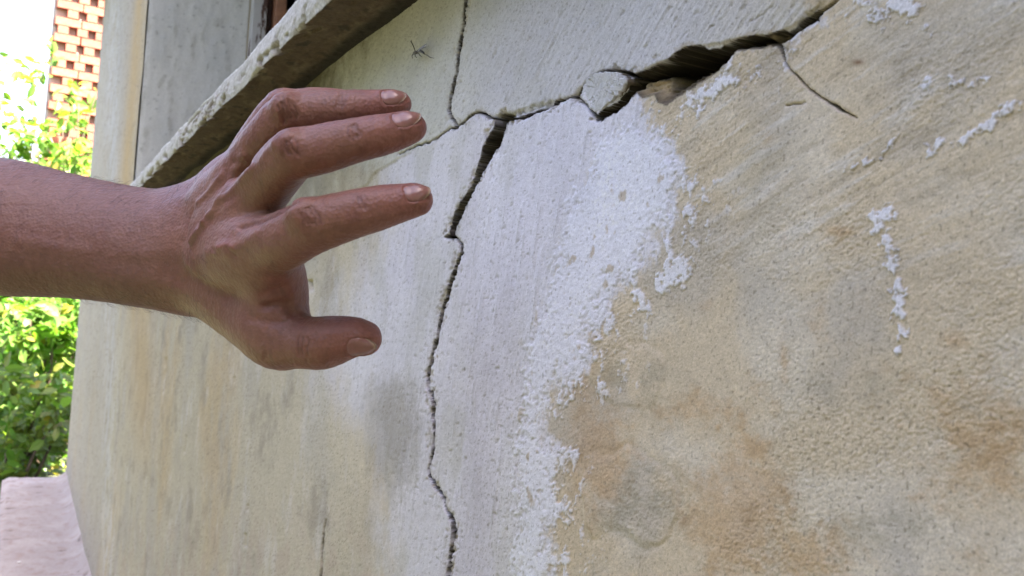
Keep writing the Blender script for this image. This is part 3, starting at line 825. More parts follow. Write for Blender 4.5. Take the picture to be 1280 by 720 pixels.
def surface_nets(Sd, o, h):
    ins = Sd < 0
    c = [Sd[i:Sd.shape[0]-1+i, j:Sd.shape[1]-1+j, k:Sd.shape[2]-1+k] for i in (0, 1) for j in (0, 1) for k in (0, 1)]
    cnt = sum((q < 0).astype(np.int8) for q in c)
    act = np.argwhere((cnt > 0) & (cnt < 8))
    idx = -np.ones(cnt.shape, np.int32); idx[act[:, 0], act[:, 1], act[:, 2]] = np.arange(len(act))
    cv = np.stack([q[act[:, 0], act[:, 1], act[:, 2]] for q in c], 1)
    corner = np.array([(i, j, k) for i in (0, 1) for j in (0, 1) for k in (0, 1)], float)
    acc = np.zeros((len(act), 3)); n = np.zeros(len(act))
    for a in range(8):
        for b in range(a+1, 8):
            if np.abs(corner[a]-corner[b]).sum() != 1: continue
            va, vb = cv[:, a], cv[:, b]; m = (va < 0) != (vb < 0)
            t = np.where(m, va/(va-vb+1e-12), 0)
            acc += np.where(m[:, None], corner[a]+(corner[b]-corner[a])*t[:, None], 0); n += m
    V = (act + acc/n[:, None])*h + o
    quads = []
    for ax in range(3):
        sl0 = [slice(None)]*3; sl1 = [slice(None)]*3
        sl0[ax] = slice(0, -1); sl1[ax] = slice(1, None)
        ch = ins[tuple(sl0)] != ins[tuple(sl1)]
        e = np.argwhere(ch)
        b, c2 = (ax+1) % 3, (ax+2) % 3
        ok = (e[:, b] > 0) & (e[:, c2] > 0) & (e[:, b] < Sd.shape[b]-1) & (e[:, c2] < Sd.shape[c2]-1)
        e = e[ok]
        def cell(db, dc):
            q = e.copy(); q[:, b] -= db; q[:, c2] -= dc
            return idx[q[:, 0], q[:, 1], q[:, 2]]
        q = np.stack([cell(1, 1), cell(0, 1), cell(0, 0), cell(1, 0)], 1)
        flip = ~ins[tuple(e.T)]
        q[flip] = q[flip][:, ::-1]
        quads.append(q)
    return V, np.concatenate(quads)

def to_world(P):
    return C + P[:, :1]*R + P[:, 1:2]*U + P[:, 2:3]*F

def build_person():
    root_p = to_world(np.array([[-0.43, 0.03, 0.60]]))[0]
    person = empty('person', tuple(root_p))
    tag(person, "bare forearm and outstretched hand, palm towards the cracked wall, fingers bent", 'person')
    h = 0.0016
    xs = np.arange(-0.60, -0.03, h); ys = np.arange(-0.185, 0.125, h); zs = np.arange(0.30, 0.68, h)
    G = sdf_grid(xs, ys, zs)
    V, Q = surface_nets(G, np.array([xs[0], ys[0], zs[0]]), h)
    del G
    me = make_mesh('arm_tmp', V, Q)
    o = obj('tmp', me); md = o.modifiers.new('s', 'SUBSURF'); md.levels = 1; md.render_levels = 1
    dg = bpy.context.evaluated_depsgraph_get(); dg.update()
    m2 = bpy.data.meshes.new_from_object(o.evaluated_get(dg))
    bpy.data.objects.remove(o); bpy.data.meshes.remove(me)
    nv = len(m2.vertices); P = np.empty(nv*3, np.float32); m2.vertices.foreach_get('co', P); P = P.reshape(-1, 3).astype(float)
    nl = len(m2.loops); li = np.empty(nl, np.int32); m2.loops.foreach_get('vertex_index', li); Q = li.reshape(-1, 4)
    bpy.data.meshes.remove(m2)
    # two steps onto the exact surface, then its normals
    d = sdf_points(P); e = 0.0006
    g = np.stack([(sdf_points(P+np.eye(3)[i]*e)-d)/e for i in range(3)], 1)
    g2 = np.maximum((g*g).sum(1, keepdims=True), 0.2)
    P = P - np.clip(d, -0.002, 0.002)[:, None]*g/g2
    d = sdf_points(P); P = P - np.clip(d, -0.001, 0.001)[:, None]*g/g2
    Nn = g/np.sqrt(g2)
    # pixel position of each vertex, used to pick the surface point under a traced line
    px = 640+FPX*P[:, 0]/P[:, 2]; py = 360-FPX*P[:, 1]/P[:, 2]
    front = Nn[:, 2] < 0.15
    fi = np.where(front)[0]
    def pick(x, y):
        dd = np.hypot(px[fi]-x, py[fi]-y); c = fi[dd < 3.0]
        if len(c) == 0: c = fi[np.argsort(dd)[:3]]
        return P[c[np.argmin(P[c, 2])]]
    disp = np.zeros(nv); red = np.zeros(nv); dark = np.zeros(nv)
    def stroke(pts, hgt, wid, rd=0.0, dk=0.0):
        L = []
        for (x0, y0), (x1, y1) in zip(pts[:-1], pts[1:]):
            n = max(2, int(math.hypot(x1-x0, y1-y0)/5))
            for t in np.linspace(0, 1, n): L.append(pick(x0+(x1-x0)*t, y0+(y1-y0)*t))
        L = np.array(L)
        lo, hi = L.min(0)-4*wid, L.max(0)+4*wid
        s = np.where(((P > lo) & (P < hi)).all(1))[0]
        q = P[s]; best = np.full(len(s), 1e9)
        for a, b in zip(L[:-1], L[1:]):
            ba = b-a; t = np.clip(((q-a) @ ba)/(ba @ ba+1e-12), 0, 1)
            best = np.minimum(best, np.linalg.norm(q-a-t[:, None]*ba, axis=1))
        w = np.exp(-(best/wid)**2)
        disp[s] += hgt*w; red[s] = np.maximum(red[s], rd*w); dark[s] = np.maximum(dark[s], dk*w)
    mm = 0.001
    # tendons and veins over the back of the hand and the wrist
    stroke([(238,300),(252,280),(266,258),(284,228),(303,196)], 1.3*mm, 2.6*mm)
    stroke([(256,276),(272,252),(290,236),(312,210)], 1.5*mm, 2.4*mm)
    stroke([(245,252),(258,240),(276,216)], 1.0*mm, 1.8*mm)
    stroke([(248,283),(256,272)], -1.0*mm, 1.6*mm, 0, 0.25)
    stroke([(262,262),(284,246)], -0.9*mm, 2.0*mm)
    stroke([(236,300),(246,288),(255,278)], 1.0*mm, 1.8*mm)
    stroke([(256,316),(278,314),(300,304),(318,292)], 1.2*mm, 3.2*mm)
    stroke([(272,309),(282,305),(290,312)], 0.9*mm, 2.0*mm, 0.55, 0.1)
    stroke([(286,312),(292,320)], -0.7*mm, 1.6*mm, 0.3, 0.2)
    stroke([(264,312),(276,316)], -0.6*mm, 1.4*mm, 0.2, 0.25)
    stroke([(230,330),(245,345),(262,352)], 0.9*mm, 2.4*mm)
    stroke([(200,345),(225,352),(248,350)], -0.8*mm, 4*mm)
    stroke([(120,320),(160,328),(205,332),(230,338)], -0.9*mm, 5*mm)
    stroke([(20,300),(80,312),(130,318),(180,320)], 0.7*mm, 4*mm)
    stroke([(224,300),(232,318),(235,338)], -0.35*mm, 1.2*mm); stroke([(231,296),(239,315),(241,332)], -0.3*mm, 1.1*mm)
    stroke([(238,262),(232,280),(228,300)], -0.5*mm, 1.6*mm)
    # folds between the knuckles
    stroke([(300,282),(325,274),(346,264),(366,250)], -1.6*mm, 2.0*mm, 0.2, 0.35)
    stroke([(290,206),(300,202),(312,206)], -0.9*mm, 1.6*mm, 0.1, 0.2)
    stroke([(330,386),(344,382),(358,382),(368,392)], -1.6*mm, 2.0*mm, 0.6, 0.35)
    stroke([(326,372),(340,366),(354,362)], -0.8*mm, 2.4*mm, 0.6, 0.1)
    stroke([(338,352),(352,352),(364,366)], 0.4*mm, 4*mm, 0.55, 0.0)
    stroke([(312,398),(334,402),(352,402)], -0.7*mm, 2.2*mm, 0.3, 0.1)
    stroke([(330,412),(334,436),(330,452)], -0.4*mm, 1.6*mm)
    # creases over the finger joints
    def creases(base, dirx, n, gap, hgt, wid, half, curve=0.7):
        bx, by = base; dx, dy = dirx; L = math.hypot(dx, dy); dx /= L; dy /= L; nx, ny = -dy, dx
        for i in range(n):
            o = (i-(n-1)/2)*gap + random.uniform(-1, 1); hf = half*random.uniform(0.7, 1.05)
            pts = []
            for t in (-1, -0.4, 0.3, 1):
                cx = bx+dx*(o+curve*(1-t*t)*np.sign(o+0.01)) + nx*t*hf + random.uniform(-.6, .6); cy = by+dy*(o+curve*(1-t*t)*np.sign(o+.01)) + ny*t*hf
                pts.append((cx, cy))
            stroke(pts, -2.0*hgt*mm*random.uniform(0.6, 1.1), wid*mm*0.8, 0.15, 0.6)
    creases((362,184), (10,-3), 5, 5.5, 0.42, 0.75, 14); creases((442,164), (10,-3), 4, 3.6, 0.38, 0.7, 10)
    creases((360,140), (10,-4), 6, 4.4, 0.45, 0.75, 14); creases((428,124), (10,-1), 3, 3.6, 0.32, 0.7, 9)
    creases((386,270), (10,-3), 5, 5.0, 0.34, 0.8, 16); creases((452,252), (10,-2), 3, 4.0, 0.26, 0.7, 11)
    creases((376,432), (10,0), 3, 5.0, 0.32, 0.8, 14); creases((352,122), (10,-4), 3, 3.5, 0.3, 0.7, 5)
    stroke([(300,228),(318,206),(338,180)], 0.7*mm, 2.4*mm)
    # skin relief: fine criss-cross lines
    u = P[:, 0]*1.0; v = P[:, 1]+0.6*P[:, 2]
    x_, y_, z_ = P.T
    tri = lambda f, s, o=3: 0.6*(fbm(x_*f, y_*f, o, s) + fbm(y_*f+9, z_*f, o, s+2) + fbm(z_*f, x_*f+5, o, s+4))
    disp += 0.00014*tri(430, 301) + 0.00026*tri(95, 303, 4)
    P2 = P + Nn*disp[:, None]
    # colour of the skin
    base = np.array((0.222, 0.103, 0.071))
    colr = np.broadcast_to(base, (nv, 3)).copy()
    blot = tri(60, 311, 4); blot2 = tri(18, 313)
    colr = mix(colr, (0.20, 0.080, 0.066), sstep(-0.1, 0.6, blot)*0.60)
    colr = mix(colr, (0.26, 0.135, 0.105), sstep(0.0, 0.6, blot2)*0.45)
    tips = np.zeros(nv)
    for c, r in ((INDEX, .020), (MIDDLE, .020), (RING, .019), (PINKY, .016), (THUMB, .024)):
        d = np.linalg.norm(P-cam_xyz(c[-1]), axis=1); tips = np.maximum(tips, np.exp(-(d/r)**2))
        for j in (3,):
            d = np.linalg.norm(P-cam_xyz(c[j]), axis=1); red = np.maximum(red, 0.35*np.exp(-(d/0.014)**2))
    colr = mix(colr, (0.26, 0.096, 0.076), np.clip(tips*0.75+red*0.9, 0, 0.9))
    colr = mix(colr, (0.11, 0.045, 0.034), np.clip(dark, 0, 1)*0.8)  # shade of creases and folds painted darker into the skin
    fre = noise(u*180, v*180, 321); arm_m = sstep(-0.16, -0.20, P[:, 0])
    colr = mix(colr, (0.16, 0.07, 0.05), sstep(0.60, 0.72, fre)*0.55)
    colr = mix(colr, (0.155, 0.078, 0.058), arm_m*0.6)
    m, N, L, Pb = new_mat('skin')
    a = N.new('ShaderNodeAttribute'); a.attribute_name = 'Col'
    tc = N.new('ShaderNodeTexCoord')
    n1 = n_noise(N, L, 260, 5, 0.6, tc.outputs['Object']); r = n_ramp(N, L, n1.outputs[0], [(0.3, (0.85, 0.81, 0.81)), (0.7, (1.10, 1.10, 1.10))])
    cc = n_mul(N, L, a.outputs['Color'], r.outputs[0]); L.new(cc, Pb.inputs['Base Color'])
    vo = N.new('ShaderNodeTexVoronoi'); vo.inputs['Scale'].default_value = 620; L.new(tc.outputs['Object'], vo.inputs['Vector'])
    n2 = n_noise(N, L, 700, 4, 0.6, tc.outputs['Object'])
    b1 = n_bump(N, L, vo.outputs['Distance'], 0.35, 0.0007); b2 = n_bump(N, L, n2.outputs[0], 0.25, 0.0005, b1)
    L.new(b2.outputs[0], Pb.inputs['Normal'])
    Pb.inputs['Roughness'].default_value = 0.5; Pb.inputs['Specular IOR Level'].default_value = 0.45
    Pb.inputs['Sheen Weight'].default_value = 0.09; Pb.inputs['Sheen Roughness'].default_value = 0.35; Pb.inputs['Sheen Tint'].default_value = (1, 0.84, 0.74, 1)
    Pb.inputs['Subsurface Weight'].default_value = 0.18; Pb.inputs['Subsurface Radius'].default_value = (1.0, 0.35, 0.18); Pb.inputs['Subsurface Scale'].default_value = 0.004
    # nails: curved plates lying on the fingertips
    nm, N, L, Pn = new_mat('fingernail')
    tc = N.new('ShaderNodeTexCoord'); n1 = n_noise(N, L, 220, 3, 0.5, tc.outputs['Object'])
    a = N.new('ShaderNodeAttribute'); a.attribute_name = 'Col'
    r = n_ramp(N, L, n1.outputs[0], [(0.3, (0.92, 0.9, 0.9)), (0.7, (1.06, 1.05, 1.05))])
    L.new(n_mul(N, L, a.outputs['Color'], r.outputs[0]), Pn.inputs['Base Color'])
    Pn.inputs['Roughness'].default_value = 0.2; Pn.inputs['Subsurface Weight'].default_value = 0.15; Pn.inputs['Subsurface Radius'].default_value = (1, .4, .3); Pn.inputs['Subsurface Scale'].default_value = 0.002
    def nail(chain, dors, s0, length, halfang):
        "dors: direction the nail faces, camera axes; s0: start behind the tip centre, metres"
        tip = cam_xyz(chain[-1]); prev = cam_xyz(chain[-3]); ax = unit(tip-prev)
        d = np.array(dors, float); d = unit(d-ax*(d @ ax)); sd = np.cross(ax, d)
        nu, nvv = 26, 22
        us = np.linspace(0, 1, nu); ws = np.linspace(-1, 1, nvv)
        pts = []; cc = []
        for uu in us:
            for w in ws:
                # rounded outline: cuticle end and free edge
                k0 = 0.26*abs(w)**2.2; k1 = 1-0.34*abs(w)**2.2
                t = k0+(k1-k0)*uu
                ang = w*halfang*(0.88+0.12*math.sin(math.pi*min(1, uu*1.2)))
                org = tip + ax*(-s0 + length*t)
                pts.append((org, math.cos(ang)*d + math.sin(ang)*sd, t, w, uu))
        O = np.array([p[0] for p in pts]); Dr = np.array([p[1] for p in pts]); T = np.array([p[2] for p in pts]); Wv = np.array([p[3] for p in pts]); Uu = np.array([p[4] for p in pts])
        # past the tip centre the marching origin stays inside the pulp
        over = np.maximum(((O-tip) @ ax), 0); O = O - ax*over[:, None]*0.0
        t = np.full(len(O), 0.0005)
        rmax = chain[-1][3]*chain[-1][2]/FPX*1.25
        ts = np.zeros(len(O))
        lo_ = np.zeros(len(O)); hi_ = np.full(len(O), rmax*1.6)
        for _ in range(22):
            mid_ = (lo_+hi_)/2; v = sdf_points(O+Dr*mid_[:, None]); inside_ = v < 0
            lo_ = np.where(inside_, mid_, lo_); hi_ = np.where(inside_, hi_, mid_)
        rad = lo_.reshape(nu, nvv)
        # a nail stays straight along its length where the pulp curves away
        base_r = rad[nu//3].copy()
        rad = np.maximum(rad, base_r[None, :]*(1-0.30*np.clip((us[:, None]-0.45)/0.55, 0, 1)**2) )
        lift = 0.00012 + 0.00025*np.clip(us[:, None], 0, 1) - 0.0009*np.abs(ws[None, :])**6 - 0.0009*np.exp(-us[:, None]/0.07)
        Pp = O + Dr*(rad+lift).ravel()[:, None]
        # the skin swells into a fold round the root and the sides of the nail
        G_ = Pp.reshape(nu, nvv, 3)
        edge_ = np.concatenate([G_[:17, 0], G_[:17, -1], G_[0]]) ; 
        s_ = np.where(np.linalg.norm(P-tip, axis=1) < 0.022)[0]
        dd_ = np.min(np.linalg.norm(P[s_][:, None]-edge_[None], axis=2), axis=1)
        ctr_ = np.min(np.linalg.norm(P[s_][:, None]-G_[4:, 3:-3].reshape(-1, 3)[::3][None], axis=2), axis=1)
        P2[s_] += Nn[s_]*(0.00050*np.exp(-(dd_/0.0011)**2)*(ctr_ > 0.0008) - 0.0006*(ctr_ < 0.0011))[:, None]
        colr[s_] = mix(colr[s_], (0.20, 0.075, 0.058), 0.55*np.exp(-(dd_/0.0009)**2))
        cN = np.broadcast_to(np.array((0.275, 0.135, 0.112)), (len(Pp), 3)).copy()
        cN = mix(cN, (0.34, 0.20, 0.17), sstep(0.20, 0.04, Uu)*(1-np.abs(Wv))*0.8)
        cN = mix(cN, (0.37, 0.27, 0.19), sstep(0.88, 0.96, Uu)*0.85)
        cN = mix(cN, (0.26, 0.13, 0.10), sstep(0.05, 0.0, Uu)*0.7 + sstep(0.9, 1.0, np.abs(Wv))*0.5)
        I = np.arange(nu*nvv).reshape(nu, nvv)
        # underside so that the plate has thickness at its free edge
        In = O + Dr*(rad+lift-0.0009).ravel()[:, None]
        Fq = np.stack([I[:-1, :-1], I[1:, :-1], I[1:, 1:], I[:-1, 1:]], -1).reshape(-1, 4)
        n0 = nu*nvv
        rim = []
        for j in range(nvv-1): rim.append((I[-1, j], I[-1, j+1], I[-1, j+1]+n0, I[-1, j]+n0))
        Fall = np.concatenate([Fq, Fq[:, ::-1]+n0, np.array(rim)])
        V = to_world(np.concatenate([Pp, In]))
        obj('fingernail', make_mesh('fingernail', rel(person, V), Fall, nm, True, {'Col': np.concatenate([cN, cN])}), person)
    nail(INDEX, (0.05, 0.50, -0.86), 0.0052, 0.0122, 0.80)
    nail(MIDDLE, (0.05, 0.62, -0.78), 0.0075, 0.0136, 0.84)
    nail(RING, (0.05, 0.50, -0.86), 0.0074, 0.0122, 0.82)
    nail(PINKY, (0.05, 0.5, -0.86), 0.0040, 0.0085, 0.8)
    nail(THUMB, (0.20, -0.52, -0.83), 0.0072, 0.0142, 0.76)
    Wd = to_world(P2)
    body = obj('arm', make_mesh('arm', rel(person, Wd), Q, m, True, {'Col': np.clip(colr, 0.01, 0.8)}), person)
    # fine arm hair
    hm = simple_mat('arm_hair', (0.05, 0.032, 0.022), 0.5, 0.2, 50)
    sel = np.where((px > -60) & (px < 262) & (Nn[:, 2] < 0.55))[0]
    w = np.where(np.abs(Nn[sel, 2]) < 0.35, 1.0, 1.0); w /= w.sum()
    pickv = rng.choice(sel, 1000, replace=False, p=w)
    V = []; Fh = []
    for i in pickv:
        p = P2[i]; nn = Nn[i]
        along = unit(np.array([0.8, -0.25*np.sign(nn[1]+.2), -0.1]) + rng.normal(0, 0.35, 3))
        along = unit(along - nn*(along @ nn))
        Lh = rng.uniform(0.003, 0.0075)
        q = [p - nn*0.0003]
        for t in (0.35, 0.7, 1.0): q.append(p + along*Lh*t + nn*Lh*0.42*math.sin(t*1.9)*rng.uniform(.6, 1.2))
        rr = [0.00006, 0.00006, 0.000045, 0.00002]
        b = len(V); sx = unit(np.cross(along, nn)); 
        for k_, pt in enumerate(q):
            for an in (0, 2.094, 4.188): V.append(pt + (sx*math.cos(an)+nn*math.sin(an))*rr[k_])
        for k_ in range(3):
            for j in range(3):
                a_ = b+k_*3+j; c_ = b+k_*3+(j+1) % 3
                Fh.append((a_, c_, c_+3, a_+3))
    hair = obj('arm_hair', make_mesh('arm_hair', rel(person, to_world(np.array(V))), Fh, hm), person)
    hair['kind'] = 'stuff'
    # short shirt sleeve over the upper arm, outside the frame
    A = up_end[:3]; B = (e0+(up_end-e0)*0.45)[:3]
    ax = unit(B-A); s1 = unit(np.cross(ax, (0, 0, 1.0))); s2 = np.cross(ax, s1)
    V = []; Fs = []; nr, ns = 16, 40
    for i in range(nr):
        t = i/(nr-1)
        for j in range(ns):
            an = 2*math.pi*j/ns
            r_ = 0.066-0.004*t + 0.003*math.sin(3*an+5*t) + 0.002*math.sin(7*an-9*t)
            V.append(A-ax*0.10 + ax*t*(np.linalg.norm(B-A)+0.10) + (s1*math.cos(an)+s2*math.sin(an))*r_)
    for i in range(nr-1):
        for j in range(ns):
            a_ = i*ns+j; b_ = i*ns+(j+1) % ns
            Fs.append((a_, b_, b_+ns, a_+ns))
    cap = len(V); V.append(A-ax*0.115)
    for j in range(0, ns, 2): Fs.append((cap, (j+2) % ns, j+1, j))
    sl = obj('shirt_sleeve', make_mesh('shirt_sleeve', rel(person, to_world(np.array(V))), Fs, simple_mat('shirt_cloth', lin(96, 104, 116), 0.9, 0.15, 60)), person)
build_person()


# ------------------------------------------------------------------ dead insect clinging to the wall below the sill
def insect():
    c = on_wall(521, 66); c = c - np.array([0, 0.011, 0])
    dep = float((c-C) @ F)
    root = empty('insect', tuple(c))
    tag(root, 'tiny dark long-legged insect on the wall just below the window sill', 'insect')
    def q(px, py, dz=0.0): return rel(root, on_wall(px, py, -0.0045-dz))
    m = simple_mat('insect_shell', (0.045, 0.028, 0.024), 0.5, 0.4, 400)
    wm, N, L, P = new_mat('insect_wing'); P.inputs['Base Color'].default_value = (0.16, 0.12, 0.10, 1); P.inputs['Alpha'].default_value = 0.6; P.inputs['Roughness'].default_value = 0.4
    px1 = dep/FPX
    mb = MB(); mb.tube([q(516.2,66.5), q(517.5,66.5), q(519.5,65.8), q(521.5,65.2), q(523,64.6)], [0.5*px1, 1.7*px1, 2.3*px1, 1.9*px1, .8*px1], 8)
    obj('thorax', mb.mesh('thorax', m, True), root)
    mb = MB(); mb.tube([q(522.5,64.8,.001), q(525,64,.001), q(527.5,64.6,.001), q(529.6,66.4,.001), q(530.6,68,.001)], [1.0*px1, 1.5*px1, 1.6*px1, 1.3*px1, .4*px1], 8)
    obj('abdomen', mb.mesh('abdomen', m, True), root)
    for pts in ([(519,64),(516.5,57),(513.6,51.5),(514.4,50)], [(530,67.5),(534,69),(538,72),(542.5,72.6)], [(518.5,67.5),(519.2,70.5),(521,72.4)], [(523,66.5),(525,69.5),(527.5,71)],
                [(517,67),(515,69.5),(515.5,73)], [(524,64),(528,60),(532.5,59)]):
        mb = MB(); mb.tube([q(x, y, 0.0012*i) for i, (x, y) in enumerate(pts)], [.6*px1]*(len(pts)-1)+[.2*px1], 5)
        obj('leg', mb.mesh('leg', m, True), root)
    for tipx, tipy, wd in ((533.5,54.8,2.0), (533,57.6,1.8)):
        a = q(520.5,63.6,-.001); b = q(tipx,tipy,-.001); ax = b-a; sd = np.array(U)*px1*wd
        mb = MB(); V = []
        ts = (0, .3, .6, .85, 1.0); ws = (.1, .7, 1.0, .8, .1)
        for t, w in zip(ts, ws): V += [a+ax*t+sd*w*.5, a+ax*t-sd*w*.5]
        V2 = [v-np.array(F)*0.00012 for v in V]
        f = [(2*i, 2*i+1, 2*i+3, 2*i+2) for i in range(4)]
        mb.add(V+V2, f+[tuple(10+k for k in p[::-1]) for p in f]+[(0,10,11,1),(8,9,19,18)]+[(2*i, 2*i+2, 12+2*i, 10+2*i) for i in range(4)]+[(2*i+1, 11+2*i, 13+2*i, 2*i+3) for i in range(4)])
        obj('wing', mb.mesh('wing', wm), root)
insect()

# two pale chips lying on the ledge
def chips():
    m = simple_mat('plaster_crumb', lin(225, 222, 215), 0.85, 0.1, 80)
    for px_, py_, s, lab in ((97, 701, 0.009, 'white plaster crumb lying on the pinkish ledge close to the wall'), (24, 703, 0.006, 'smaller white plaster crumb near the outer edge of the pinkish ledge')):
        r = ray(px_, py_); t = (Z_BASE+0.004-C[2])/r[2]; p = C+r*t
        mb = MB(); V = []; rg = np.random.default_rng(int(px_))
        for k, (h, w) in enumerate(((-.2, .8), (.2, 1.0), (.55, .7))):
            for j in range(7):
                a = 2*math.pi*j/7
                V.append((s*w*math.cos(a)*1.3*rg.uniform(.75, 1.2), s*w*math.sin(a)*rg.uniform(.75, 1.2), s*h))
        f = [(k*7+j, k*7+(j+1) % 7, (k+1)*7+(j+1) % 7, (k+1)*7+j) for k in range(2) for j in range(7)] + [tuple(range(6, -1, -1)), tuple(range(14, 21))]
        mb.add(V, f)
        tag(obj('plaster_crumb', mb.mesh('plaster_crumb', m), None, tuple(p)), lab, 'crumb')
chips()


# ------------------------------------------------------------------ garden beyond the end of the house
def leaf_mat():
    m, N, L, P = new_mat('leaf')
    out = N['Material Output']
    a = N.new('ShaderNodeAttribute'); a.attribute_name = 'Col'
    oi = N.new('ShaderNodeObjectInfo')
    P.inputs['Roughness'].default_value = 0.45
    L.new(a.outputs['Color'], P.inputs['Base Color'])
    tr = N.new('ShaderNodeBsdfTranslucent')
    L.new(n_mul(N, L, a.outputs['Color'], (1.0, 1.2, 0.5)), tr.inputs['Color'])
    mx = N.new('ShaderNodeMixShader'); mx.inputs[0].default_value = 0.6
    L.new(P.outputs[0], mx.inputs[1]); L.new(tr.outputs[0], mx.inputs[2]); L.new(mx.outputs[0], out.inputs['Surface'])
    return m
M_leaf = leaf_mat()
M_bark = simple_mat('bark', (0.10, 0.075, 0.05), 0.9, 0.4, 30)
LEAF = np.array([(0,0,0),(.22,.20,.03),(.22,-.20,.03),(.25,0,0),(.58,.24,.03),(.58,-.24,.03),(.6,0,-.02),(1,0,-.10)])
LEAF_F = np.array([(0,2,3),(0,3,1),(2,5,6),(2,6,3),(3,6,4),(3,4,1),(5,7,6),(6,7,4)])
def leaf_frames(P, out, rg, droop=0.35):
    n = len(P)
    ax = out + rg.normal(0, 0.75, (n, 3)); ax[:, 2] -= droop
    ax /= np.linalg.norm(ax, axis=1, keepdims=True)
    nm = np.array([0, 0, 1.0]) + rg.normal(0, 0.9, (n, 3)) + np.array([0.5, 0.1, 0.2])
    nm -= ax*(nm*ax).sum(1, keepdims=True); nm /= np.linalg.norm(nm, axis=1, keepdims=True)
    return ax, np.cross(nm, ax), nm
def shrub(label, base, stems, nleaf, size, seed, tint, spread, hgt, lean=(0, 0), nsingle=36, bare=0.25):
    rg = np.random.default_rng(seed)
    root = empty('leafy_shrub', tuple(base))
    tag(root, label, 'shrub', 'shrubs in the garden')
    pts = []; outs = []
    for k in range(stems):
        a = rg.uniform(0, 2*math.pi); r = spread*math.sqrt(rg.uniform(0.02, 1)); hh = hgt*rg.uniform(0.6, 1.0)
        end = np.array([r*math.cos(a)+lean[0], r*math.sin(a)+lean[1], hh])
        b0 = np.array([0.10*math.cos(a), 0.10*math.sin(a), -0.03])
        mid = b0*0.4+end*0.6 + np.array([0, 0, hh*0.12]) + rg.normal(0, 0.08, 3)
        cv = [(1-t)**2*b0+2*t*(1-t)*mid+t*t*end for t in np.linspace(0, 1, 12)]
        mb = MB(); mb.tube(cv, list(np.linspace(0.014, 0.003, 12)), 5)
        obj('stem', mb.mesh('stem', M_bark, True), root)
        cv = np.array(cv)
        n_tw = 9
        for j in range(n_tw):
            t = rg.uniform(bare, 1.0); i = min(int(t*11), 10); p0 = cv[i]+(cv[i+1]-cv[i])*(t*11-i)
            d = rg.normal(0, 1, 3); d[2] = abs(d[2])*0.6; d /= np.linalg.norm(d)
            Lt = rg.uniform(0.12, 0.38)*spread/0.6
            m = int(nleaf/(stems*n_tw))
            tt = rg.uniform(0.05, 1.0, m)
            pts.append(p0 + d*Lt*tt[:, None] + rg.normal(0, 0.045, (m, 3))); outs.append(np.repeat(d[None], m, 0))
    P = np.concatenate(pts); O = np.concatenate(outs)
    ok = P[:, 2] > 0.02; P, O = P[ok], O[ok]
    ax, sd, nm = leaf_frames(P, O, rg)
    sz = size*rg.uniform(0.55, 1.25, len(P))
    c = np.array(tint)[None]*rg.uniform(0.65, 1.35, (len(P), 1)); c[:, 0] *= rg.uniform(0.75, 1.5, len(P))
    yel = rg.uniform(0, 1, len(P)) < 0.025; c[yel] = np.array((0.30, 0.26, 0.05))
    def verts(i): return P[i][:, None]+sz[i][:, None, None]*(LEAF[None, :, :1]*ax[i][:, None]+LEAF[None, :, 1:2]*sd[i][:, None]+LEAF[None, :, 2:]*nm[i][:, None])
    # the leaves that show largest become objects of their own
    vis = (P+base-C); z = vis @ F; px = 640+FPX*(vis @ R)/z
    score = np.where((px > -30) & (px < 140), sz/z, 0) + rg.uniform(0, 1e-4, len(P))
    order = np.argsort(-score); single = order[:nsingle]; rest = order[nsingle:]
    V = verts(rest).reshape(-1, 3); Fq = (LEAF_F[None]+np.arange(len(rest))[:, None, None]*8).reshape(-1, 3)
    o = obj('foliage', make_mesh('foliage', V, Fq, M_leaf, False, {'Col': np.repeat(c[rest], 8, 0)}), root); o['kind'] = 'stuff'
    lm = [make_mesh('leaf', LEAF, LEAF_F, M_leaf, False, {'Col': np.repeat((np.array(tint)*f)[None], 8, 0)}) for f in (0.8, 1.0, 1.25)]
    for i in single:
        o = bpy.data.objects.new('leaf', lm[int(i) % 3]); col.objects.link(o); o.parent = root
        Mx = Matrix(((ax[i][0], sd[i][0], nm[i][0], P[i][0]), (ax[i][1], sd[i][1], nm[i][1], P[i][1]), (ax[i][2], sd[i][2], nm[i][2], P[i][2]), (0, 0, 0, 1)))
        o.matrix_local = Mx @ Matrix.Scale(float(sz[i]), 4)
def gp(px, depth):
    p = at(px, 400, depth); return np.array([p[0], p[1], 0.0])
G1, G2, G3 = (0.075, 0.150, 0.022), (0.088, 0.205, 0.036), (0.070, 0.140, 0.028)
shrub('broad leafy green shrub growing right beside the far corner of the house', gp(48, 7.7), 15, 2500, 0.115, 1, G2, 0.60, 1.55, bare=0.06)
shrub('tall loose shrub with bright leaves rising in front of the brick lattice', gp(90, 9.0), 12, 1700, 0.115, 2, G2, 0.60, 3.3, bare=0.35)
shrub('tall airy shrub with long shoots standing against the white sky', gp(0, 9.2), 13, 1600, 0.12, 3, G2, 0.75, 3.7, bare=0.3)
shrub('low spreading plant with pale leaves at the end of the ledge', gp(24, 6.6), 11, 1000, 0.10, 4, (0.11, 0.19, 0.045), 0.42, 0.85, bare=0.08)
shrub('dark dense bush filling the garden behind the brighter shrubs', gp(20, 10.0), 14, 3000, 0.14, 5, G3, 1.2, 1.9, nsingle=20)
shrub('wide dark bush to the side of the garden path', gp(-150, 9.6), 12, 2200, 0.14, 6, G3, 1.2, 1.9, nsingle=10)
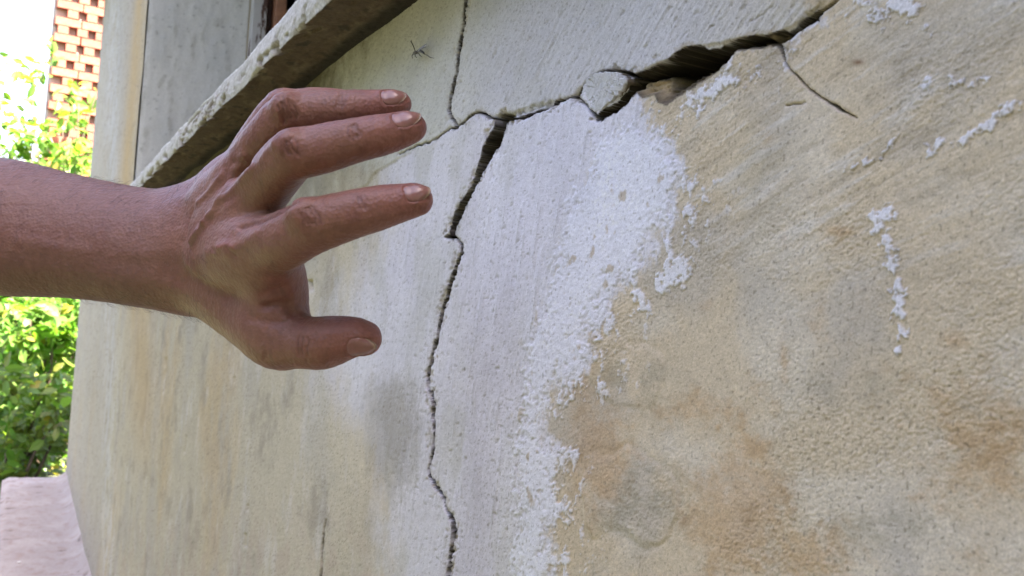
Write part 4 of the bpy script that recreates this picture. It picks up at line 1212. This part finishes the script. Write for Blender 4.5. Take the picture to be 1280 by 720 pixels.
# tall dense bushes added outside the frame to block low sky light
for k_, (x_, y_, h_, lab) in enumerate(((2.2, -0.85, 3.7, 'dense tall bush added to block light at the near end of the house'), (2.2, -2.4, 3.8, 'dense tall bush added to block light in the corner of the yard'), (1.0, -3.2, 3.6, 'first added light-blocking hedge bush facing the cracked wall, counted from the yard corner'),
                             (-0.9, -3.3, 3.4, 'second added light-blocking hedge bush facing the cracked wall, counted from the yard corner'), (-2.8, -3.2, 3.6, 'third added light-blocking hedge bush facing the cracked wall, counted from the yard corner'), (-4.7, -3.3, 3.4, 'added light-blocking hedge bush facing the cracked wall, the one nearest the garden'))):
    shrub(lab, np.array([x_, y_, 0]), 16, 2600, 0.30, 20+k_, (0.022, 0.045, 0.014), 0.95, h_, nsingle=0, bare=0.12)

def brick_screen():
    m, N, L, P = new_mat('red_brick')
    tc = N.new('ShaderNodeTexCoord'); oi = N.new('ShaderNodeObjectInfo')
    n1 = n_noise(N, L, 30, 6, 0.6, tc.outputs['Object'])
    r1 = n_ramp(N, L, n1.outputs[0], [(0.3, (0.15, 0.040, 0.024)), (0.7, (0.28, 0.092, 0.055))])
    r2 = n_ramp(N, L, oi.outputs['Random'], [(0.0, (0.75, 0.75, 0.78)), (1.0, (1.2, 1.1, 1.05))])
    L.new(n_mul(N, L, r1.outputs[0], r2.outputs[0]), P.inputs['Base Color']); P.inputs['Roughness'].default_value = 0.9
    L.new(n_bump(N, L, n1.outputs[0], 0.5, 0.006).outputs[0], P.inputs['Normal'])
    mort = simple_mat('mortar', (0.30, 0.24, 0.20), 0.95, 0.25, 12)
    b0 = gp(38, 10.2)
    Rh = np.array([R[0], R[1], 0]); Rh /= np.linalg.norm(Rh); Fh = np.array([F[0], F[1], 0]); Fh /= np.linalg.norm(Fh)
    a = math.radians(34)
    along = Rh*math.cos(a)+Fh*math.sin(a); inn = -Rh*math.sin(a)+Fh*math.cos(a)
    root = empty('brick_screen', tuple(b0))
    tag(root, 'tall red brick lattice wall with rows of small gaps, behind the shrubs', 'brick wall')
    W, Hh, cb = 1.75, 4.95, 0.085
    Mx = Matrix(((along[0], inn[0], 0, 0), (along[1], inn[1], 0, 0), (0, 0, 1, 0), (0, 0, 0, 1)))
    mb = MB(); mb.box((0.012, 0.085, 0), (W-0.01, 0.25, Hh), Mx); mb.box((0.004, 0.012, 0), (W, 0.083, 2.0), Mx)
    obj('mortar_core', mb.mesh('mortar_core', mort), root)
    def bmesh_(lx):
        mb = MB(); mb.box((-lx/2, 0, 0), (lx/2, 0.105, 0.075)); me = mb.mesh('brick', m); return me
    long_, head = bmesh_(0.24), bmesh_(0.098)
    rg = np.random.default_rng(9)
    z = 2.02; k = 0
    def put(me, x, y, z):
        o = bpy.data.objects.new('brick', me); col.objects.link(o); o.parent = root
        o.matrix_local = Mx @ Matrix.Translation((x+rg.normal(0, .002), y+rg.normal(0, .003), z+rg.normal(0, .0012))) @ Matrix.Rotation(rg.normal(0, .012), 4, 'Z')
    while z < Hh-cb:
        if k % 2 == 0:
            for i in range(7): put(long_, 0.125+i*0.25, 0.0, z)
        else:
            off = 0.04 if (k//2) % 2 else 0.12
            i = 0
            while off+i*0.178 < W-0.05: put(head, off+0.04+i*0.178, 0.0, z); i += 1
        z += cb; k += 1
    mb = MB(); mb.tube([Vector(rel(root, at(-160, 58, 9.3))), Vector(rel(root, at(-40, 63, 9.2))), Vector(rel(root, at(20, 68, 10.2))), Vector(rel(root, at(46, 71, 10.2)))], 0.006, 6)
    w = obj('overhead_cable', mb.mesh('overhead_cable', simple_mat('cable_sheath', (0.05, 0.05, 0.05), 0.6, 0.1, 5), True), None, tuple(b0))
    tag(w, 'thin dark cable running to the brick lattice wall', 'cable')
brick_screen()
